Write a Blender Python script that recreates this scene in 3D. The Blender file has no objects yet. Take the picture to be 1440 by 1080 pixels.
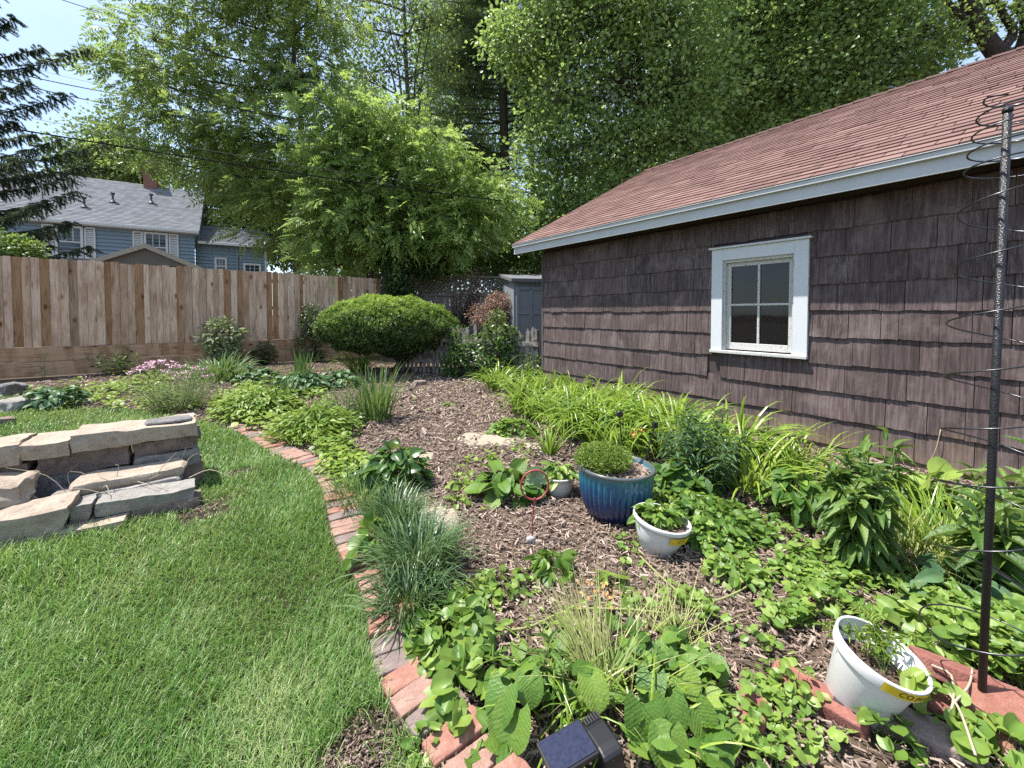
import bpy, math, random
import numpy as np
from mathutils import Vector, Matrix, noise as mnoise
random.seed(11)
rng = np.random.default_rng(11)
sc = bpy.context.scene
COL = sc.collection
R = math.radians

# ------------------------------------------------------------------ camera
F = 590.0                      # focal length in pixels of a 1440 px wide picture
CAMZ = 1.30
PITCH = R(1.6)
SHY = -0.0573
cam_d = bpy.data.cameras.new('camera'); cam = bpy.data.objects.new('camera', cam_d); COL.objects.link(cam)
cam_d.sensor_width = 36.0; cam_d.lens = 36.0 * F / 1440.0
cam_d.shift_y = SHY; cam_d.clip_start = 0.05; cam_d.clip_end = 900
cam.location = (0, 0, CAMZ); cam.rotation_euler = (R(90) - PITCH, 0, 0)
sc.camera = cam

def ray(px, py):
    x = (px - 720.0) / F; y = (540.0 - py) / F + SHY * 1440.0 / F
    cp, sp = math.cos(PITCH), math.sin(PITCH)
    return np.array([x, cp + y * sp, -sp + y * cp])
def G(px, py, z=0.0):          # a place on the ground (or at height z)
    d = ray(px, py); t = (z - CAMZ) / d[2]
    return np.array([0, 0, CAMZ]) + d * t
def P(px, py, Y):              # a place Y metres away
    d = ray(px, py); return np.array([0, 0, CAMZ]) + d * (Y / d[1])
def A(*v): return np.array(v, float)

# ------------------------------------------------------------------ mesh buffers
def nrm(v):
    v = np.asarray(v, float); l = np.linalg.norm(v, axis=-1, keepdims=True); return v / np.maximum(l, 1e-9)
ORG = {}
class Buf:
    def __init__(s): s.V = []; s.Fc = []; s.T = []; s.LU = []; s.M = []; s.n = 0
    def put(s, V, faces, tint=0.5, luv=None, mi=0):
        V = np.asarray(V, float); k = len(V)
        s.V.append(V); s.T.append(np.broadcast_to(np.asarray(tint, float), (k,)))
        s.LU.append(np.zeros((k, 2)) if luv is None else luv)
        for f in (faces if isinstance(faces, list) and len(faces) and isinstance(faces[0], np.ndarray) else [faces]):
            if isinstance(f, np.ndarray): s.Fc.append(f + s.n); s.M.append(np.full(len(f), mi))
            else:
                d = {}
                for q in f: d.setdefault(len(q), []).append(q)
                for q in d.values(): s.Fc.append(np.array(q) + s.n); s.M.append(np.full(len(q), mi))
        s.n += k
    # ---- leaves
    def leaves(s, T, pos, d, n, L, W, tint, mi=0):
        N = len(pos)
        if N == 0: return
        if isinstance(T, list):
            k_ = rng.integers(0, len(T), N); bb = lambda v_: np.broadcast_to(np.asarray(v_, float), (N,)); L, W, tint = bb(L), bb(W), bb(tint); n = np.asarray(n, float); d = np.asarray(d, float)
            for i_, t_ in enumerate(T):
                q_ = k_ == i_; s.leaves(t_, pos[q_], d[q_], n[q_], L[q_], W[q_], tint[q_], mi)
            return
        d = nrm(d); n = np.asarray(n, float); n = n - d * (n * d).sum(1, keepdims=True); n = nrm(n); sd = np.cross(d, n)
        tv, tf = T[0], T[1]; k = len(tv)
        L = np.broadcast_to(np.asarray(L, float), (N,)); W = np.broadcast_to(np.asarray(W, float), (N,))
        V = (pos[:, None, :] + sd[:, None, :] * (tv[None, :, 0] * W[:, None])[:, :, None]
             + d[:, None, :] * (tv[None, :, 1] * L[:, None])[:, :, None]
             + n[:, None, :] * (tv[None, :, 2] * L[:, None])[:, :, None]).reshape(-1, 3)
        base = (np.arange(N) * k)[:, None, None]
        fs = [(np.array(q)[None] + base).reshape(-1, len(q[0])) for q in tf]
        luv = np.tile(np.stack([tv[:, 0] * 2, tv[:, 1]], 1), (N, 1))
        s.put(V, fs, np.repeat(np.broadcast_to(np.asarray(tint, float), (N,)), k), luv, mi)
    # ---- blades
    def blades(s, pos, az, el, droop, L, W, seg, tint, fold=0.0, power=1.3, mi=0, twist=0.0, wid=None):
        N = len(pos); b = lambda x: np.broadcast_to(np.asarray(x, float), (N,))
        az, el, droop, L, W, tint = map(b, (az, el, droop, L, W, tint))
        p = np.array(pos, float); cols = 3 if fold else 2
        out = np.zeros((N, seg + 1, cols, 3)); luv = np.zeros((N, seg + 1, cols, 2))
        for k in range(seg + 1):
            t = k / seg; e = el - droop * t ** power
            a2 = az + twist * t
            h = np.stack([np.cos(a2) * np.cos(e), np.sin(a2) * np.cos(e), np.sin(e)], 1)
            sd = np.stack([-np.sin(a2), np.cos(a2), 0 * a2], 1); up = np.cross(h, sd) * -1
            w = W * ((0.55 + 0.45 * min(1, t * 4)) * (1 - t ** 2.2) + 0.03 if wid is None else wid(t))
            if cols == 2: out[:, k, 0] = p - sd * (w / 2)[:, None]; out[:, k, 1] = p + sd * (w / 2)[:, None]
            else:
                out[:, k, 0] = p - sd * (w / 2)[:, None] + up * (w * fold)[:, None]; out[:, k, 1] = p
                out[:, k, 2] = p + sd * (w / 2)[:, None] + up * (w * fold)[:, None]
            luv[:, k, :, 0] = np.linspace(-1, 1, cols); luv[:, k, :, 1] = t
            p = p + h * (L / seg)[:, None]
        fl = []
        for k in range(seg):
            for c in range(cols - 1):
                i = k * cols + c; fl.append((i, i + 1, i + cols + 1, i + cols))
        m = (seg + 1) * cols
        f = (np.array(fl)[None] + (np.arange(N) * m)[:, None, None]).reshape(-1, 4)
        s.put(out.reshape(-1, 3), f, np.repeat(tint, m), luv.reshape(-1, 2), mi)
    # ---- tubes and solids
    def tube(s, pts, rad, sides=6, tint=0.5, cap=True, mi=0):
        pts = np.asarray(pts, float); n = len(pts); rad = np.broadcast_to(np.asarray(rad, float), (n,))
        tg = nrm(np.gradient(pts, axis=0)); ref = np.array([0, 0, 1.0]) if abs(tg[0][2]) < 0.9 else np.array([1.0, 0, 0])
        V = []; a = np.arange(sides) * 2 * math.pi / sides
        u = nrm(np.cross(tg[0], ref))
        for i in range(n):
            u = nrm(u - tg[i] * (u @ tg[i])); v = np.cross(tg[i], u)
            V.append(pts[i] + rad[i] * (np.cos(a)[:, None] * u + np.sin(a)[:, None] * v))
        f = [(i * sides + j, i * sides + (j + 1) % sides, (i + 1) * sides + (j + 1) % sides, (i + 1) * sides + j) for i in range(n - 1) for j in range(sides)]
        if cap: f += [tuple(range(sides - 1, -1, -1)), tuple((n - 1) * sides + j for j in range(sides))]
        s.put(np.concatenate(V), f, tint, None, mi)
    def twigs(s, a, b, ra, rb, tint=0.5, mi=0):     # many thin three-sided sticks
        a = np.asarray(a, float); b = np.asarray(b, float); N = len(a)
        d = nrm(b - a); ref = np.where(np.abs(d[:, 2:3]) < 0.9, np.array([[0, 0, 1.0]]), np.array([[1.0, 0, 0]]))
        u = nrm(np.cross(d, ref)); v = np.cross(d, u)
        ra = np.broadcast_to(np.asarray(ra, float), (N,))[:, None]; rb = np.broadcast_to(np.asarray(rb, float), (N,))[:, None]
        V = np.zeros((N, 6, 3))
        for j in range(3):
            c = math.cos(j * 2.0944) * u + math.sin(j * 2.0944) * v
            V[:, j] = a + c * ra; V[:, j + 3] = b + c * rb
        fl = np.array([(0, 1, 4, 3), (1, 2, 5, 4), (2, 0, 3, 5)])
        s.put(V.reshape(-1, 3), (fl[None] + (np.arange(N) * 6)[:, None, None]).reshape(-1, 4), np.repeat(np.broadcast_to(np.asarray(tint, float), (N,)), 6), None, mi)
    def box(s, c, size, M=None, tint=0.5, mi=0):
        h = np.array(size) / 2; q = np.array([(x, y, z) for x in (-1, 1) for y in (-1, 1) for z in (-1, 1)], float) * h
        if M is not None: q = q @ np.asarray(M).T
        s.put(q + np.array(c), [(0, 1, 3, 2), (4, 6, 7, 5), (0, 4, 5, 1), (2, 3, 7, 6), (0, 2, 6, 4), (1, 5, 7, 3)], tint, None, mi)
    def lathe(s, prof, c, seg=48, tint=0.5, fn=None, M=None, mi=0):
        a = np.arange(seg) * 2 * math.pi / seg; V = []
        for i, (r, z) in enumerate(prof):
            rr = r * (np.ones(seg) if fn is None else fn(a, i)); V.append(np.stack([rr * np.cos(a), rr * np.sin(a), np.full(seg, z)], 1))
        V = np.concatenate(V)
        if M is not None: V = V @ np.asarray(M).T
        f = [(i * seg + j, i * seg + (j + 1) % seg, (i + 1) * seg + (j + 1) % seg, (i + 1) * seg + j) for i in range(len(prof) - 1) for j in range(seg)]
        f += [tuple(range(seg - 1, -1, -1)), tuple((len(prof) - 1) * seg + j for j in range(seg))]
        s.put(V + np.array(c), f, tint, None, mi)
    def poly(s, pts, tint=0.5, mi=0): s.put(np.array(pts, float), [tuple(range(len(pts)))], tint, None, mi)
    def build(s, name, mats, parent=None, org=None, smooth=False, bevel=0):
        me = bpy.data.meshes.new(name); ob = bpy.data.objects.new(name, me); COL.objects.link(ob)
        if s.n:
            V = np.concatenate(s.V)
            if parent is not None:
                o = ORG[parent]; ob.parent = parent; ORG[ob] = o; V = V - o
            elif org is not None:
                o = np.array(org, float); ob.location = o; ORG[ob] = o; V = V - o
            else: ORG[ob] = np.zeros(3)
            me.vertices.add(len(V)); me.vertices.foreach_set('co', V.astype(np.float32).ravel())
            cnt = np.concatenate([np.full(len(f), f.shape[1]) for f in s.Fc]); fl = np.concatenate([f.ravel() for f in s.Fc])
            me.loops.add(len(fl)); me.loops.foreach_set('vertex_index', fl.astype(np.int32))
            me.polygons.add(len(cnt)); st = np.concatenate([[0], np.cumsum(cnt)[:-1]])
            me.polygons.foreach_set('loop_start', st.astype(np.int32))
            mi = np.concatenate(s.M)
            if mi.any(): me.polygons.foreach_set('material_index', mi.astype(np.int32))
            me.polygons.foreach_set('use_smooth', np.full(len(cnt), bool(smooth)))
            me.update(calc_edges=True); me.validate()
            t = me.attributes.new('tint', 'FLOAT', 'POINT'); t.data.foreach_set('value', np.concatenate(s.T).astype(np.float32))
            lu = np.concatenate(s.LU)
            if lu.any():
                for i, nm in enumerate(('lu', 'lv')):
                    t = me.attributes.new(nm, 'FLOAT', 'POINT'); t.data.foreach_set('value', lu[:, i].astype(np.float32))
        for m in (mats if isinstance(mats, (list, tuple)) else [mats]): me.materials.append(m)
        if bevel:
            b = ob.modifiers.new('bevel', 'BEVEL'); b.width = bevel; b.segments = 2; b.limit_method = 'ANGLE'; b.angle_limit = R(40)
        return ob

def tag(o, label=None, cat=None, group=None, kind=None):
    if label: o['label'] = label
    if cat: o['category'] = cat
    if group: o['group'] = group
    if kind: o['kind'] = kind
    return o
def thing(name, label, cat, loc, group=None):
    o = bpy.data.objects.new(name, None); COL.objects.link(o); o.location = tuple(loc); o.empty_display_size = 0.1
    ORG[o] = np.array(loc, float); return tag(o, label, cat, group)
def copy_tree(o, loc=None, rz=0, scale=1, label=None, parent=None):
    c = o.copy(); COL.objects.link(c); c.parent = parent
    if parent is None:
        c.location = tuple(loc if loc is not None else (0, 0, 0)); c.rotation_euler = (0, 0, rz); c.scale = (scale,) * 3 if not hasattr(scale, '__len__') else scale
    if label: c['label'] = label
    for ch in [x for x in o.children]: copy_tree(ch, parent=c)
    return c
def rotz(a): c, s_ = math.cos(a), math.sin(a); return np.array([[c, -s_, 0], [s_, c, 0], [0, 0, 1]])
def frame(u):                  # columns: u along, v across (left of u), z up
    u = nrm(np.array([u[0], u[1], 0.0])); v = np.array([-u[1], u[0], 0]); return np.stack([u, v, [0, 0, 1]], 1)
def vn(x, y, s, seed=0):       # cheap smooth noise, -1..1
    o = 0; r = random.Random(int(seed))
    for k in range(5):
        a = r.uniform(0, 6.28); f_ = s * r.uniform(0.6, 1.8); ph = r.uniform(0, 6.28)
        o = o + np.sin((x * math.cos(a) + y * math.sin(a)) * f_ + ph)
    return o / 3.0
def inpoly(x, y, poly):
    ins = np.zeros(len(x), bool); n = len(poly); j = n - 1
    for i in range(n):
        xi, yi = poly[i][:2]; xj, yj = poly[j][:2]
        c = ((yi > y) != (yj > y)) & (x < (xj - xi) * (y - yi) / (yj - yi + 1e-12) + xi); ins ^= c; j = i
    return ins
def spline(pts, n):            # Catmull-Rom through pts
    pts = np.asarray(pts, float); q = np.vstack([2 * pts[0] - pts[1], pts, 2 * pts[-1] - pts[-2]]); o = []
    m = len(pts) - 1
    for t in np.linspace(0, m, n):
        i = min(int(t), m - 1); u = t - i; a, b, c, d = q[i:i + 4]
        o.append(0.5 * ((2 * b) + (c - a) * u + (2 * a - 5 * b + 4 * c - d) * u * u + (3 * b - a - 3 * c + d) * u ** 3))
    return np.array(o)

# ------------------------------------------------------------------ materials
class NT:
    def __init__(s, name):
        s.m = bpy.data.materials.new(name); s.m.use_nodes = True; s.t = s.m.node_tree; s.b = s.t.nodes['Principled BSDF']; s.out = s.t.nodes['Material Output']
    def n(s, typ, ins=None, **kw):
        x = s.t.nodes.new(typ)
        for k, v in kw.items(): setattr(x, k, v)
        for k, v in (ins or {}).items(): s.set(x.inputs[k], v)
        return x
    def set(s, sock, v):
        if isinstance(v, bpy.types.NodeSocket): s.t.links.new(v, sock)
        else: sock.default_value = v
    def obj(s): return s.n('ShaderNodeTexCoord').outputs['Object']
    def attr(s, a='tint'): return s.n('ShaderNodeAttribute', attribute_name=a).outputs['Fac']
    def scale(s, v, sc3): return s.n('ShaderNodeMapping', {'Vector': v, 'Scale': sc3}).outputs[0]
    def noise(s, vec, scale, detail=4, rough=0.6): return s.n('ShaderNodeTexNoise', {'Vector': vec, 'Scale': scale, 'Detail': detail, 'Roughness': rough}).outputs['Fac']
    def ramp(s, fac, stops):
        x = s.n('ShaderNodeValToRGB', {'Fac': fac}); e = x.color_ramp.elements
        while len(e) < len(stops): e.new(0.5)
        for i, (p, c) in enumerate(stops): e[i].position = p; e[i].color = (*c, 1)
        return x.outputs[0]
    def mix(s, a, b, fac, mode='MIX'):
        x = s.n('ShaderNodeMix', data_type='RGBA', blend_type=mode)
        s.set(x.inputs[0], fac)
        for sk, v in ((x.inputs[6], a), (x.inputs[7], b)): s.set(sk, (*v, 1) if isinstance(v, tuple) and len(v) == 3 else v)
        return x.outputs[2]
    def math(s, op, a, b=0.0, clamp=False):
        x = s.n('ShaderNodeMath', operation=op, use_clamp=clamp); s.set(x.inputs[0], a); s.set(x.inputs[1], b); return x.outputs[0]
    def bump(s, h, strength=0.4, dist=0.01): s.set(s.b.inputs['Normal'], s.n('ShaderNodeBump', {'Height': h, 'Strength': strength, 'Distance': dist}).outputs[0])
    def fin(s, col, rough=0.7, spec=0.3, metal=0.0):
        s.set(s.b.inputs['Base Color'], (*col, 1) if isinstance(col, tuple) else col); s.set(s.b.inputs['Roughness'], rough)
        s.b.inputs['Specular IOR Level'].default_value = spec; s.b.inputs['Metallic'].default_value = metal; return s.m

def leafmat(name, dark, light, transl=0.35, rough=0.5, spec=0.3, veins=False, mid=None, tcol=None, mott=False):
    t = NT(name); a = t.attr()
    st = [(0.0, dark), (1.0, light)] if mid is None else [(0.0, dark), (0.5, mid), (1.0, light)]
    c = t.ramp(a, st)
    if mott: c = t.mix(c, t.mix(c, (1.25, 1.0, 0.55), 1.0, 'MULTIPLY'), t.n('ShaderNodeMapRange', {0: t.noise(t.obj(), 48, 3), 1: .5, 2: .72, 4: .65}).outputs[0]); c = t.mix(c, t.mix(c, (.62, .66, .62), 1.0, 'MULTIPLY'), t.n('ShaderNodeMapRange', {0: t.noise(t.obj(), 17, 2), 1: .52, 2: .7, 4: .6}).outputs[0])
    if veins:
        lu = t.math('ABSOLUTE', t.attr('lu')); lv = t.attr('lv')
        ph = t.math('MULTIPLY', t.math('SUBTRACT', lv, t.math('MULTIPLY', lu, 0.30)), veins)
        w = t.math('ABSOLUTE', t.math('SUBTRACT', t.math('FRACT', ph), 0.5))
        rib = t.math('LESS_THAN', w, 0.09); midr = t.math('LESS_THAN', lu, 0.035)
        line = t.math('MAXIMUM', rib, midr)
        c = t.mix(c, tuple(min(1, x * 1.8 + 0.01) for x in light), t.math('MULTIPLY', line, 0.10))
        nz = t.noise(t.obj(), 85, 3)
        t.bump(t.math('ADD', t.math('MULTIPLY', w, 0.35), t.math('MULTIPLY', nz, 1.3)), 0.5, 0.006)
    t.fin(c, rough, spec)
    tr = t.n('ShaderNodeBsdfTranslucent'); 
    t.set(tr.inputs['Color'], t.mix(c, tcol or (0.32, 0.42, 0.09), 0.45))
    mx = t.n('ShaderNodeMixShader', {0: transl}); t.t.links.new(t.b.outputs[0], mx.inputs[1]); t.t.links.new(tr.outputs[0], mx.inputs[2])
    t.t.links.new(mx.outputs[0], t.out.inputs[0]); return t.m

def plain(name, col, rough=0.6, spec=0.3, metal=0.0, var=0.15, scale=8.0, bump=0.0, dirt=None):
    t = NT(name); o = t.obj(); nz = t.noise(o, scale, 6)
    c = t.mix(tuple(x * (1 - var) for x in col), tuple(min(1, x * (1 + var)) for x in col), nz)
    if dirt: c = t.mix(c, dirt[0], t.n('ShaderNodeMapRange', {0: t.noise(o, dirt[1], 8, 0.7), 1: dirt[2], 2: dirt[2] + 0.12}).outputs[0])
    if bump: t.bump(t.noise(o, scale * 6, 6), bump, 0.004)
    return t.fin(c, rough, spec, metal)

def bark(name, c1, c2, sc_=1.0):
    t = NT(name); o = t.scale(t.obj(), (9 * sc_, 9 * sc_, 1.6 * sc_)); nz = t.noise(o, 2.5, 8, 0.7)
    t.bump(nz, 0.8, 0.03); return t.fin(t.ramp(nz, [(0.3, c1), (0.7, c2)]), 0.9, 0.1)

# leaf templates: (verts, [list of faces per size])
def tmpl(v, *f): return (np.array(v, float), [list(q) for q in f])
DIAM = tmpl([(0, 0, 0), (-.5, .42, .07), (0, 1, -.08), (.5, .42, .07)], [(0, 2, 1), (0, 3, 2)])
OVAL = tmpl([(0, 0, 0), (-.38, .22, .04), (-.5, .5, .05), (-.26, .8, -.02), (0, 1, -.12), (.26, .8, -.02), (.5, .5, .05), (.38, .22, .04), (0, .25, 0), (0, .55, -.01)],
            [(0, 8, 1), (0, 7, 8), (3, 9, 4), (4, 9, 5)], [(1, 8, 9, 2), (7, 6, 9, 8)], [(2, 9, 3), (9, 6, 5)])
HEART = tmpl([(0, 0, 0), (-.22, -.13, .05), (-.44, .06, .09), (-.5, .34, .08), (-.3, .7, .0), (0, 1, -.1), (.3, .7, .0), (.5, .34, .08), (.44, .06, .09), (.22, -.13, .05), (0, .4, -.02)],
             [(0, 2, 1), (0, 9, 8), (0, 10, 2), (10, 0, 8), (3, 2, 10), (10, 8, 7), (3, 10, 4), (10, 7, 6), (4, 10, 5), (10, 6, 5)])
def gridleaf(kind, nu=6, nv=9, droop=0.25, cup=0.15, ripple=0.015, lobes=0.0):
    V = []; f = []
    for j in range(nv + 1):
        v = j / nv
        if kind == 'heart': w = 0.5 * (max(0.0, 1 - (abs(v - 0.30) / (0.70 if v > 0.3 else 0.42)) ** 2.0)) ** (0.62 if v < 0.3 else 0.75)
        elif kind == 'round': w = 0.62 * (max(0.0, 1 - (abs(v - 0.36) / (0.64 if v > 0.36 else 0.50)) ** 2.3)) ** 0.62
        elif kind == 'lance': w = 0.5 * math.sin(math.pi * min(1, v ** 0.75)) ** 0.9
        else: w = 0.5 * (math.sin(math.pi * v ** 0.82)) ** 0.8
        for i in range(nu + 1):
            u = -1 + 2 * i / nu; a = abs(u)
            y = v - (lobes * a * a * (1 - v) ** 3) ; x = u * (w + (0.02 if 0 < v < 1 else 0))
            z = cup * a * w - droop * v * v + ripple * math.sin((v - a * 0.3) * 40) * a
            V.append((x, y, z))
    for j in range(nv):
        for i in range(nu):
            k = j * (nu + 1) + i; f.append((k, k + 1, k + nu + 2, k + nu + 1))
    # lu must be -1..1 : store x/(w*2) through a trick: the caller takes tv[:,0]*2, fine for shading
    return (np.array(V), [f])
BIGHEART = [gridleaf('round', 8, 12, 0.26, 0.20, 0.022, 0.30), gridleaf('round', 8, 12, 0.45, 0.10, 0.028, 0.36), gridleaf('round', 8, 12, 0.10, 0.36, 0.024, 0.26)]
BIGOVAL = gridleaf('oval', 6, 9, 0.35, 0.25, 0.012)
LANCE = gridleaf('lance', 4, 8, 0.45, 0.35, 0.0)
SMALLHEART = gridleaf('round', 4, 5, 0.10, 0.34, 0.03, 0.34)
VIOS = [SMALLHEART, gridleaf('round', 4, 5, 0.38, 0.10, 0.035, 0.40), gridleaf('round', 4, 5, -0.18, 0.75, 0.03, 0.30), gridleaf('round', 4, 5, 0.20, -0.30, 0.05, 0.36)]
# ------------------------------------------------------------------ world and sun
SUNH = nrm(A(-0.996, 0.09)); SUNEL = R(66)
SUN_E = 3.0; SKY_E = 0.15; EXPO = 1.78
w = bpy.data.worlds.new('World'); sc.world = w; w.use_nodes = True; nt = w.node_tree; bg = nt.nodes['Background']
sky = nt.nodes.new('ShaderNodeTexSky'); sky.sky_type = 'NISHITA'; sky.sun_disc = False
sky.sun_elevation = SUNEL; sky.sun_rotation = math.atan2(SUNH[0], SUNH[1]); sky.air_density = 1.0; sky.dust_density = 0.5; sky.ozone_density = 1.5
tc = nt.nodes.new('ShaderNodeTexCoord'); mp = nt.nodes.new('ShaderNodeMapping'); mp.inputs['Scale'].default_value = (1, 1, 3.2)
nt.links.new(tc.outputs['Generated'], mp.inputs['Vector'])
cn = nt.nodes.new('ShaderNodeTexNoise'); cn.inputs['Scale'].default_value = 2.1; cn.inputs['Detail'].default_value = 7; cn.inputs['Roughness'].default_value = 0.55
nt.links.new(mp.outputs[0], cn.inputs['Vector'])
cr = nt.nodes.new('ShaderNodeMapRange'); cr.inputs[1].default_value = 0.42; cr.inputs[2].default_value = 0.72; cr.inputs[3].default_value = 0.10; cr.inputs[4].default_value = 0.75
nt.links.new(cn.outputs['Fac'], cr.inputs[0])
mxs = nt.nodes.new('ShaderNodeMix'); mxs.data_type = 'RGBA'; mxs.inputs[7].default_value = (1.6, 1.85, 2.2, 1)
cl = nt.nodes.new('ShaderNodeMix'); cl.data_type = 'RGBA'; cl.inputs[6].default_value = (.95, 1.25, 1.75, 1); cl.inputs[7].default_value = (1.6, 1.72, 1.9, 1); nt.links.new(cr.outputs[0], cl.inputs[0]); nt.links.new(cl.outputs[2], mxs.inputs[7]); mxs.inputs[0].default_value = .72; nt.links.new(sky.outputs[0], mxs.inputs[6]); nt.links.new(mxs.outputs[2], bg.inputs['Color'])
bg.inputs['Strength'].default_value = SKY_E
sl = bpy.data.lights.new('sun', 'SUN'); sl.energy = SUN_E; sl.angle = R(0.55); sl.color = (1.0, 0.955, 0.88)
so = bpy.data.objects.new('sun', sl); COL.objects.link(so)
sv = Vector((SUNH[0] * math.cos(SUNEL), SUNH[1] * math.cos(SUNEL), math.sin(SUNEL)))
so.rotation_euler = sv.to_track_quat('Z', 'Y').to_euler(); so.location = tuple(sv * 30)
sc.view_settings.view_transform = 'Standard'; sc.view_settings.look = 'None'; sc.view_settings.exposure = EXPO; sc.view_settings.gamma = 1
cy = sc.cycles; cy.max_bounces = 6; cy.diffuse_bounces = 4; cy.glossy_bounces = 2; cy.transmission_bounces = 4; cy.transparent_max_bounces = 6
cy.use_denoising = False; cy.sample_clamp_indirect = 6.0; cy.use_adaptive_sampling = False
cy.caustics_reflective = False; cy.caustics_refractive = False

# ------------------------------------------------------------------ ground
t = NT('soil'); o = t.obj(); n1 = t.noise(o, 0.8, 6); n2 = t.noise(o, 40, 8, 0.75)
c = t.ramp(n2, [(0.30, (0.045, 0.030, 0.022)), (0.52, (0.13, 0.092, 0.066)), (0.72, (0.24, 0.185, 0.14))])
c = t.mix(c, (0.10, 0.075, 0.055), n1); t.bump(n2, 0.8, 0.02); M_SOIL = t.fin(c, 0.95, 0.1)
def gz(x, y): return 0.0
b = Buf(); s_ = 320.0; b.poly([(-s_, -s_, 0), (s_, -s_, 0), (s_, s_, 0), (-s_, s_, 0)])
tag(b.build('ground', M_SOIL), kind='structure')

# brick edging centre line (lawn side to the left of it)
EDGE = np.array([G(*q) for q in [(318, 604), (337, 613), (380, 640), (425, 661), (446, 681), (455, 706), (461, 735), (468, 762), (478, 790), (500, 824), (513, 866), (518, 912), (530, 965), (553, 1008), (580, 1046), (606, 1085), (660, 1170), (720, 1270)]])
EDGE[:, 2] = 0
edge_s = spline(EDGE, 400)
bed_far = [G(q, y)[:2] for q, y in [(-1100, 588), (-420, 584), (-150, 577), (0, 572), (90, 574), (190, 578), (262, 590), (300, 598), (322, 607)]]
LAWN = [tuple(p) for p in bed_far] + [tuple(p[:2]) for p in edge_s[::8]] + [(0.0, 0.15), (-0.4, -0.9), (-14, -0.9), (-16, 3.5)]
t = NT('turf soil'); o = t.obj(); n2 = t.noise(o, 75, 8, 0.8); t.bump(n2, 1.0, 0.02)
M_TURF = t.fin(t.ramp(n2, [(0.3, (0.025, 0.020, 0.013)), (0.55, (0.075, 0.058, 0.038)), (0.75, (0.19, 0.155, 0.095))]), 0.95, 0.1)
b = Buf(); b.poly([(x, y, 0.004) for x, y in LAWN]); tag(b.build('lawn_ground', M_TURF), kind='structure')
MULCH = [tuple(p[:2]) for p in edge_s[::8]] + [(1.6, 0.2), (4.6, 2.2), (0.62, 7.35), (0.1, 8.1), (-2.4, 9.5), (-4.6, 12.2), (-16, 4.3), (-16, 4.2)] + [tuple(p) for p in bed_far]

# ------------------------------------------------------------------ garage with shingled wall
D_ = nrm(A(-430.0, 590.0)); D3 = A(D_[0], D_[1], 0); N3 = A(-0.808, -0.589, 0); N3 = A(-D_[1], D_[0], 0); N3 = N3 if N3[1] < 0 else -N3
C0 = A(0.557, 7.30, 0.0)                      # wall corner by the picket fence
def W(s, z, off=0.0): return C0 - D3 * s + A(0, 0, z) + N3 * off      # s metres from the corner towards the viewer
GM = np.stack([-D3, N3, [0, 0, 1]], 1)        # garage axes: along, out, up
WL = 9.2; HW = 3.4; WH = 2.36
gar = thing('garage', 'old garage with weathered dark brown shingle wall and red brown shingle roof', 'garage', C0)
t = NT('cedar shingle'); o = t.obj(); a = t.attr()
wv = t.n('ShaderNodeCombineXYZ'); sp = t.n('ShaderNodeSeparateXYZ', {0: o})
al = t.math('ADD', t.math('MULTIPLY', sp.outputs[0], float(-D3[0])), t.math('MULTIPLY', sp.outputs[1], float(-D3[1])))
t.set(wv.inputs[0], t.math('MULTIPLY', al, 26.0)); t.set(wv.inputs[1], t.math('MULTIPLY', a, 90.0)); t.set(wv.inputs[2], t.math('MULTIPLY', sp.outputs[2], 1.7))
gr = t.noise(wv.outputs[0], 1.6, 8, 0.72); blot = t.noise(o, 3.0, 6, 0.65)
c = t.ramp(gr, [(0.24, (0.030, 0.021, 0.021)), (0.48, (0.098, 0.070, 0.067)), (0.76, (0.225, 0.172, 0.165))])
c = t.mix(c, t.mix(c, (0.62, 0.62, 0.62), 1.0, 'MULTIPLY'), a)
c = t.mix(c, (0.22, 0.175, 0.165), t.n('ShaderNodeMapRange', {0: blot, 1: 0.52, 2: 0.72, 4: 0.6}).outputs[0])
gr2 = t.noise(wv.outputs[0], 4.5, 6, .75); c = t.mix(c, (0.30, 0.262, 0.25), t.math('MULTIPLY', t.n('ShaderNodeMapRange', {0: gr2, 1: 0.52, 2: 0.68, 4: 0.75}).outputs[0], t.n('ShaderNodeMapRange', {0: t.noise(o, 1.3, 5), 1: .42, 2: .62}).outputs[0]))
lowz = t.n('ShaderNodeMapRange', {0: t.math('ADD', sp.outputs[2], t.math('MULTIPLY', t.math('SUBTRACT', blot, 0.5), 0.9)), 1: 0.30, 2: 0.02, 3: 0.0, 4: 0.8}).outputs[0]
c = t.mix(c, t.ramp(gr, [(0.25, (0.10, 0.07, 0.045)), (0.7, (0.27, 0.205, 0.135))]), lowz)
t.bump(gr, 0.7, 0.012); M_SHG = t.fin(c, 0.82, 0.25)
M_WHITE = plain('white paint', (0.56, 0.58, 0.60), 0.55, 0.35, var=0.08, scale=14, bump=0.15, dirt=((0.33, 0.31, 0.28), 34, 0.64))
M_WHITE2 = plain('flaking white paint', (0.50, 0.50, 0.48), 0.7, 0.3, var=0.1, scale=30, bump=0.5, dirt=((0.26, 0.23, 0.19), 60, 0.53))
M_DARK = plain('dark interior', (0.03, 0.028, 0.026), 0.9, 0.1)
M_DKBRN = plain('dark brown trim', (0.060, 0.045, 0.042), 0.7, 0.3, bump=0.3, scale=10)
# window opening, from its outer trim in the picture
def wallpt(px, py):
    d = ray(px, py); o_ = A(0, 0, CAMZ); k = ((C0 - o_) @ N3) / (d @ N3); p = o_ + d * k
    return (p - C0) @ (-D3), p[2]
ws0, wzt = wallpt(1004, 350); ws1, wzb = wallpt(1137, 500)
wz1 = wallpt(1137, 336)[1]; wz0 = wallpt(1137, 505)[1]
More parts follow.
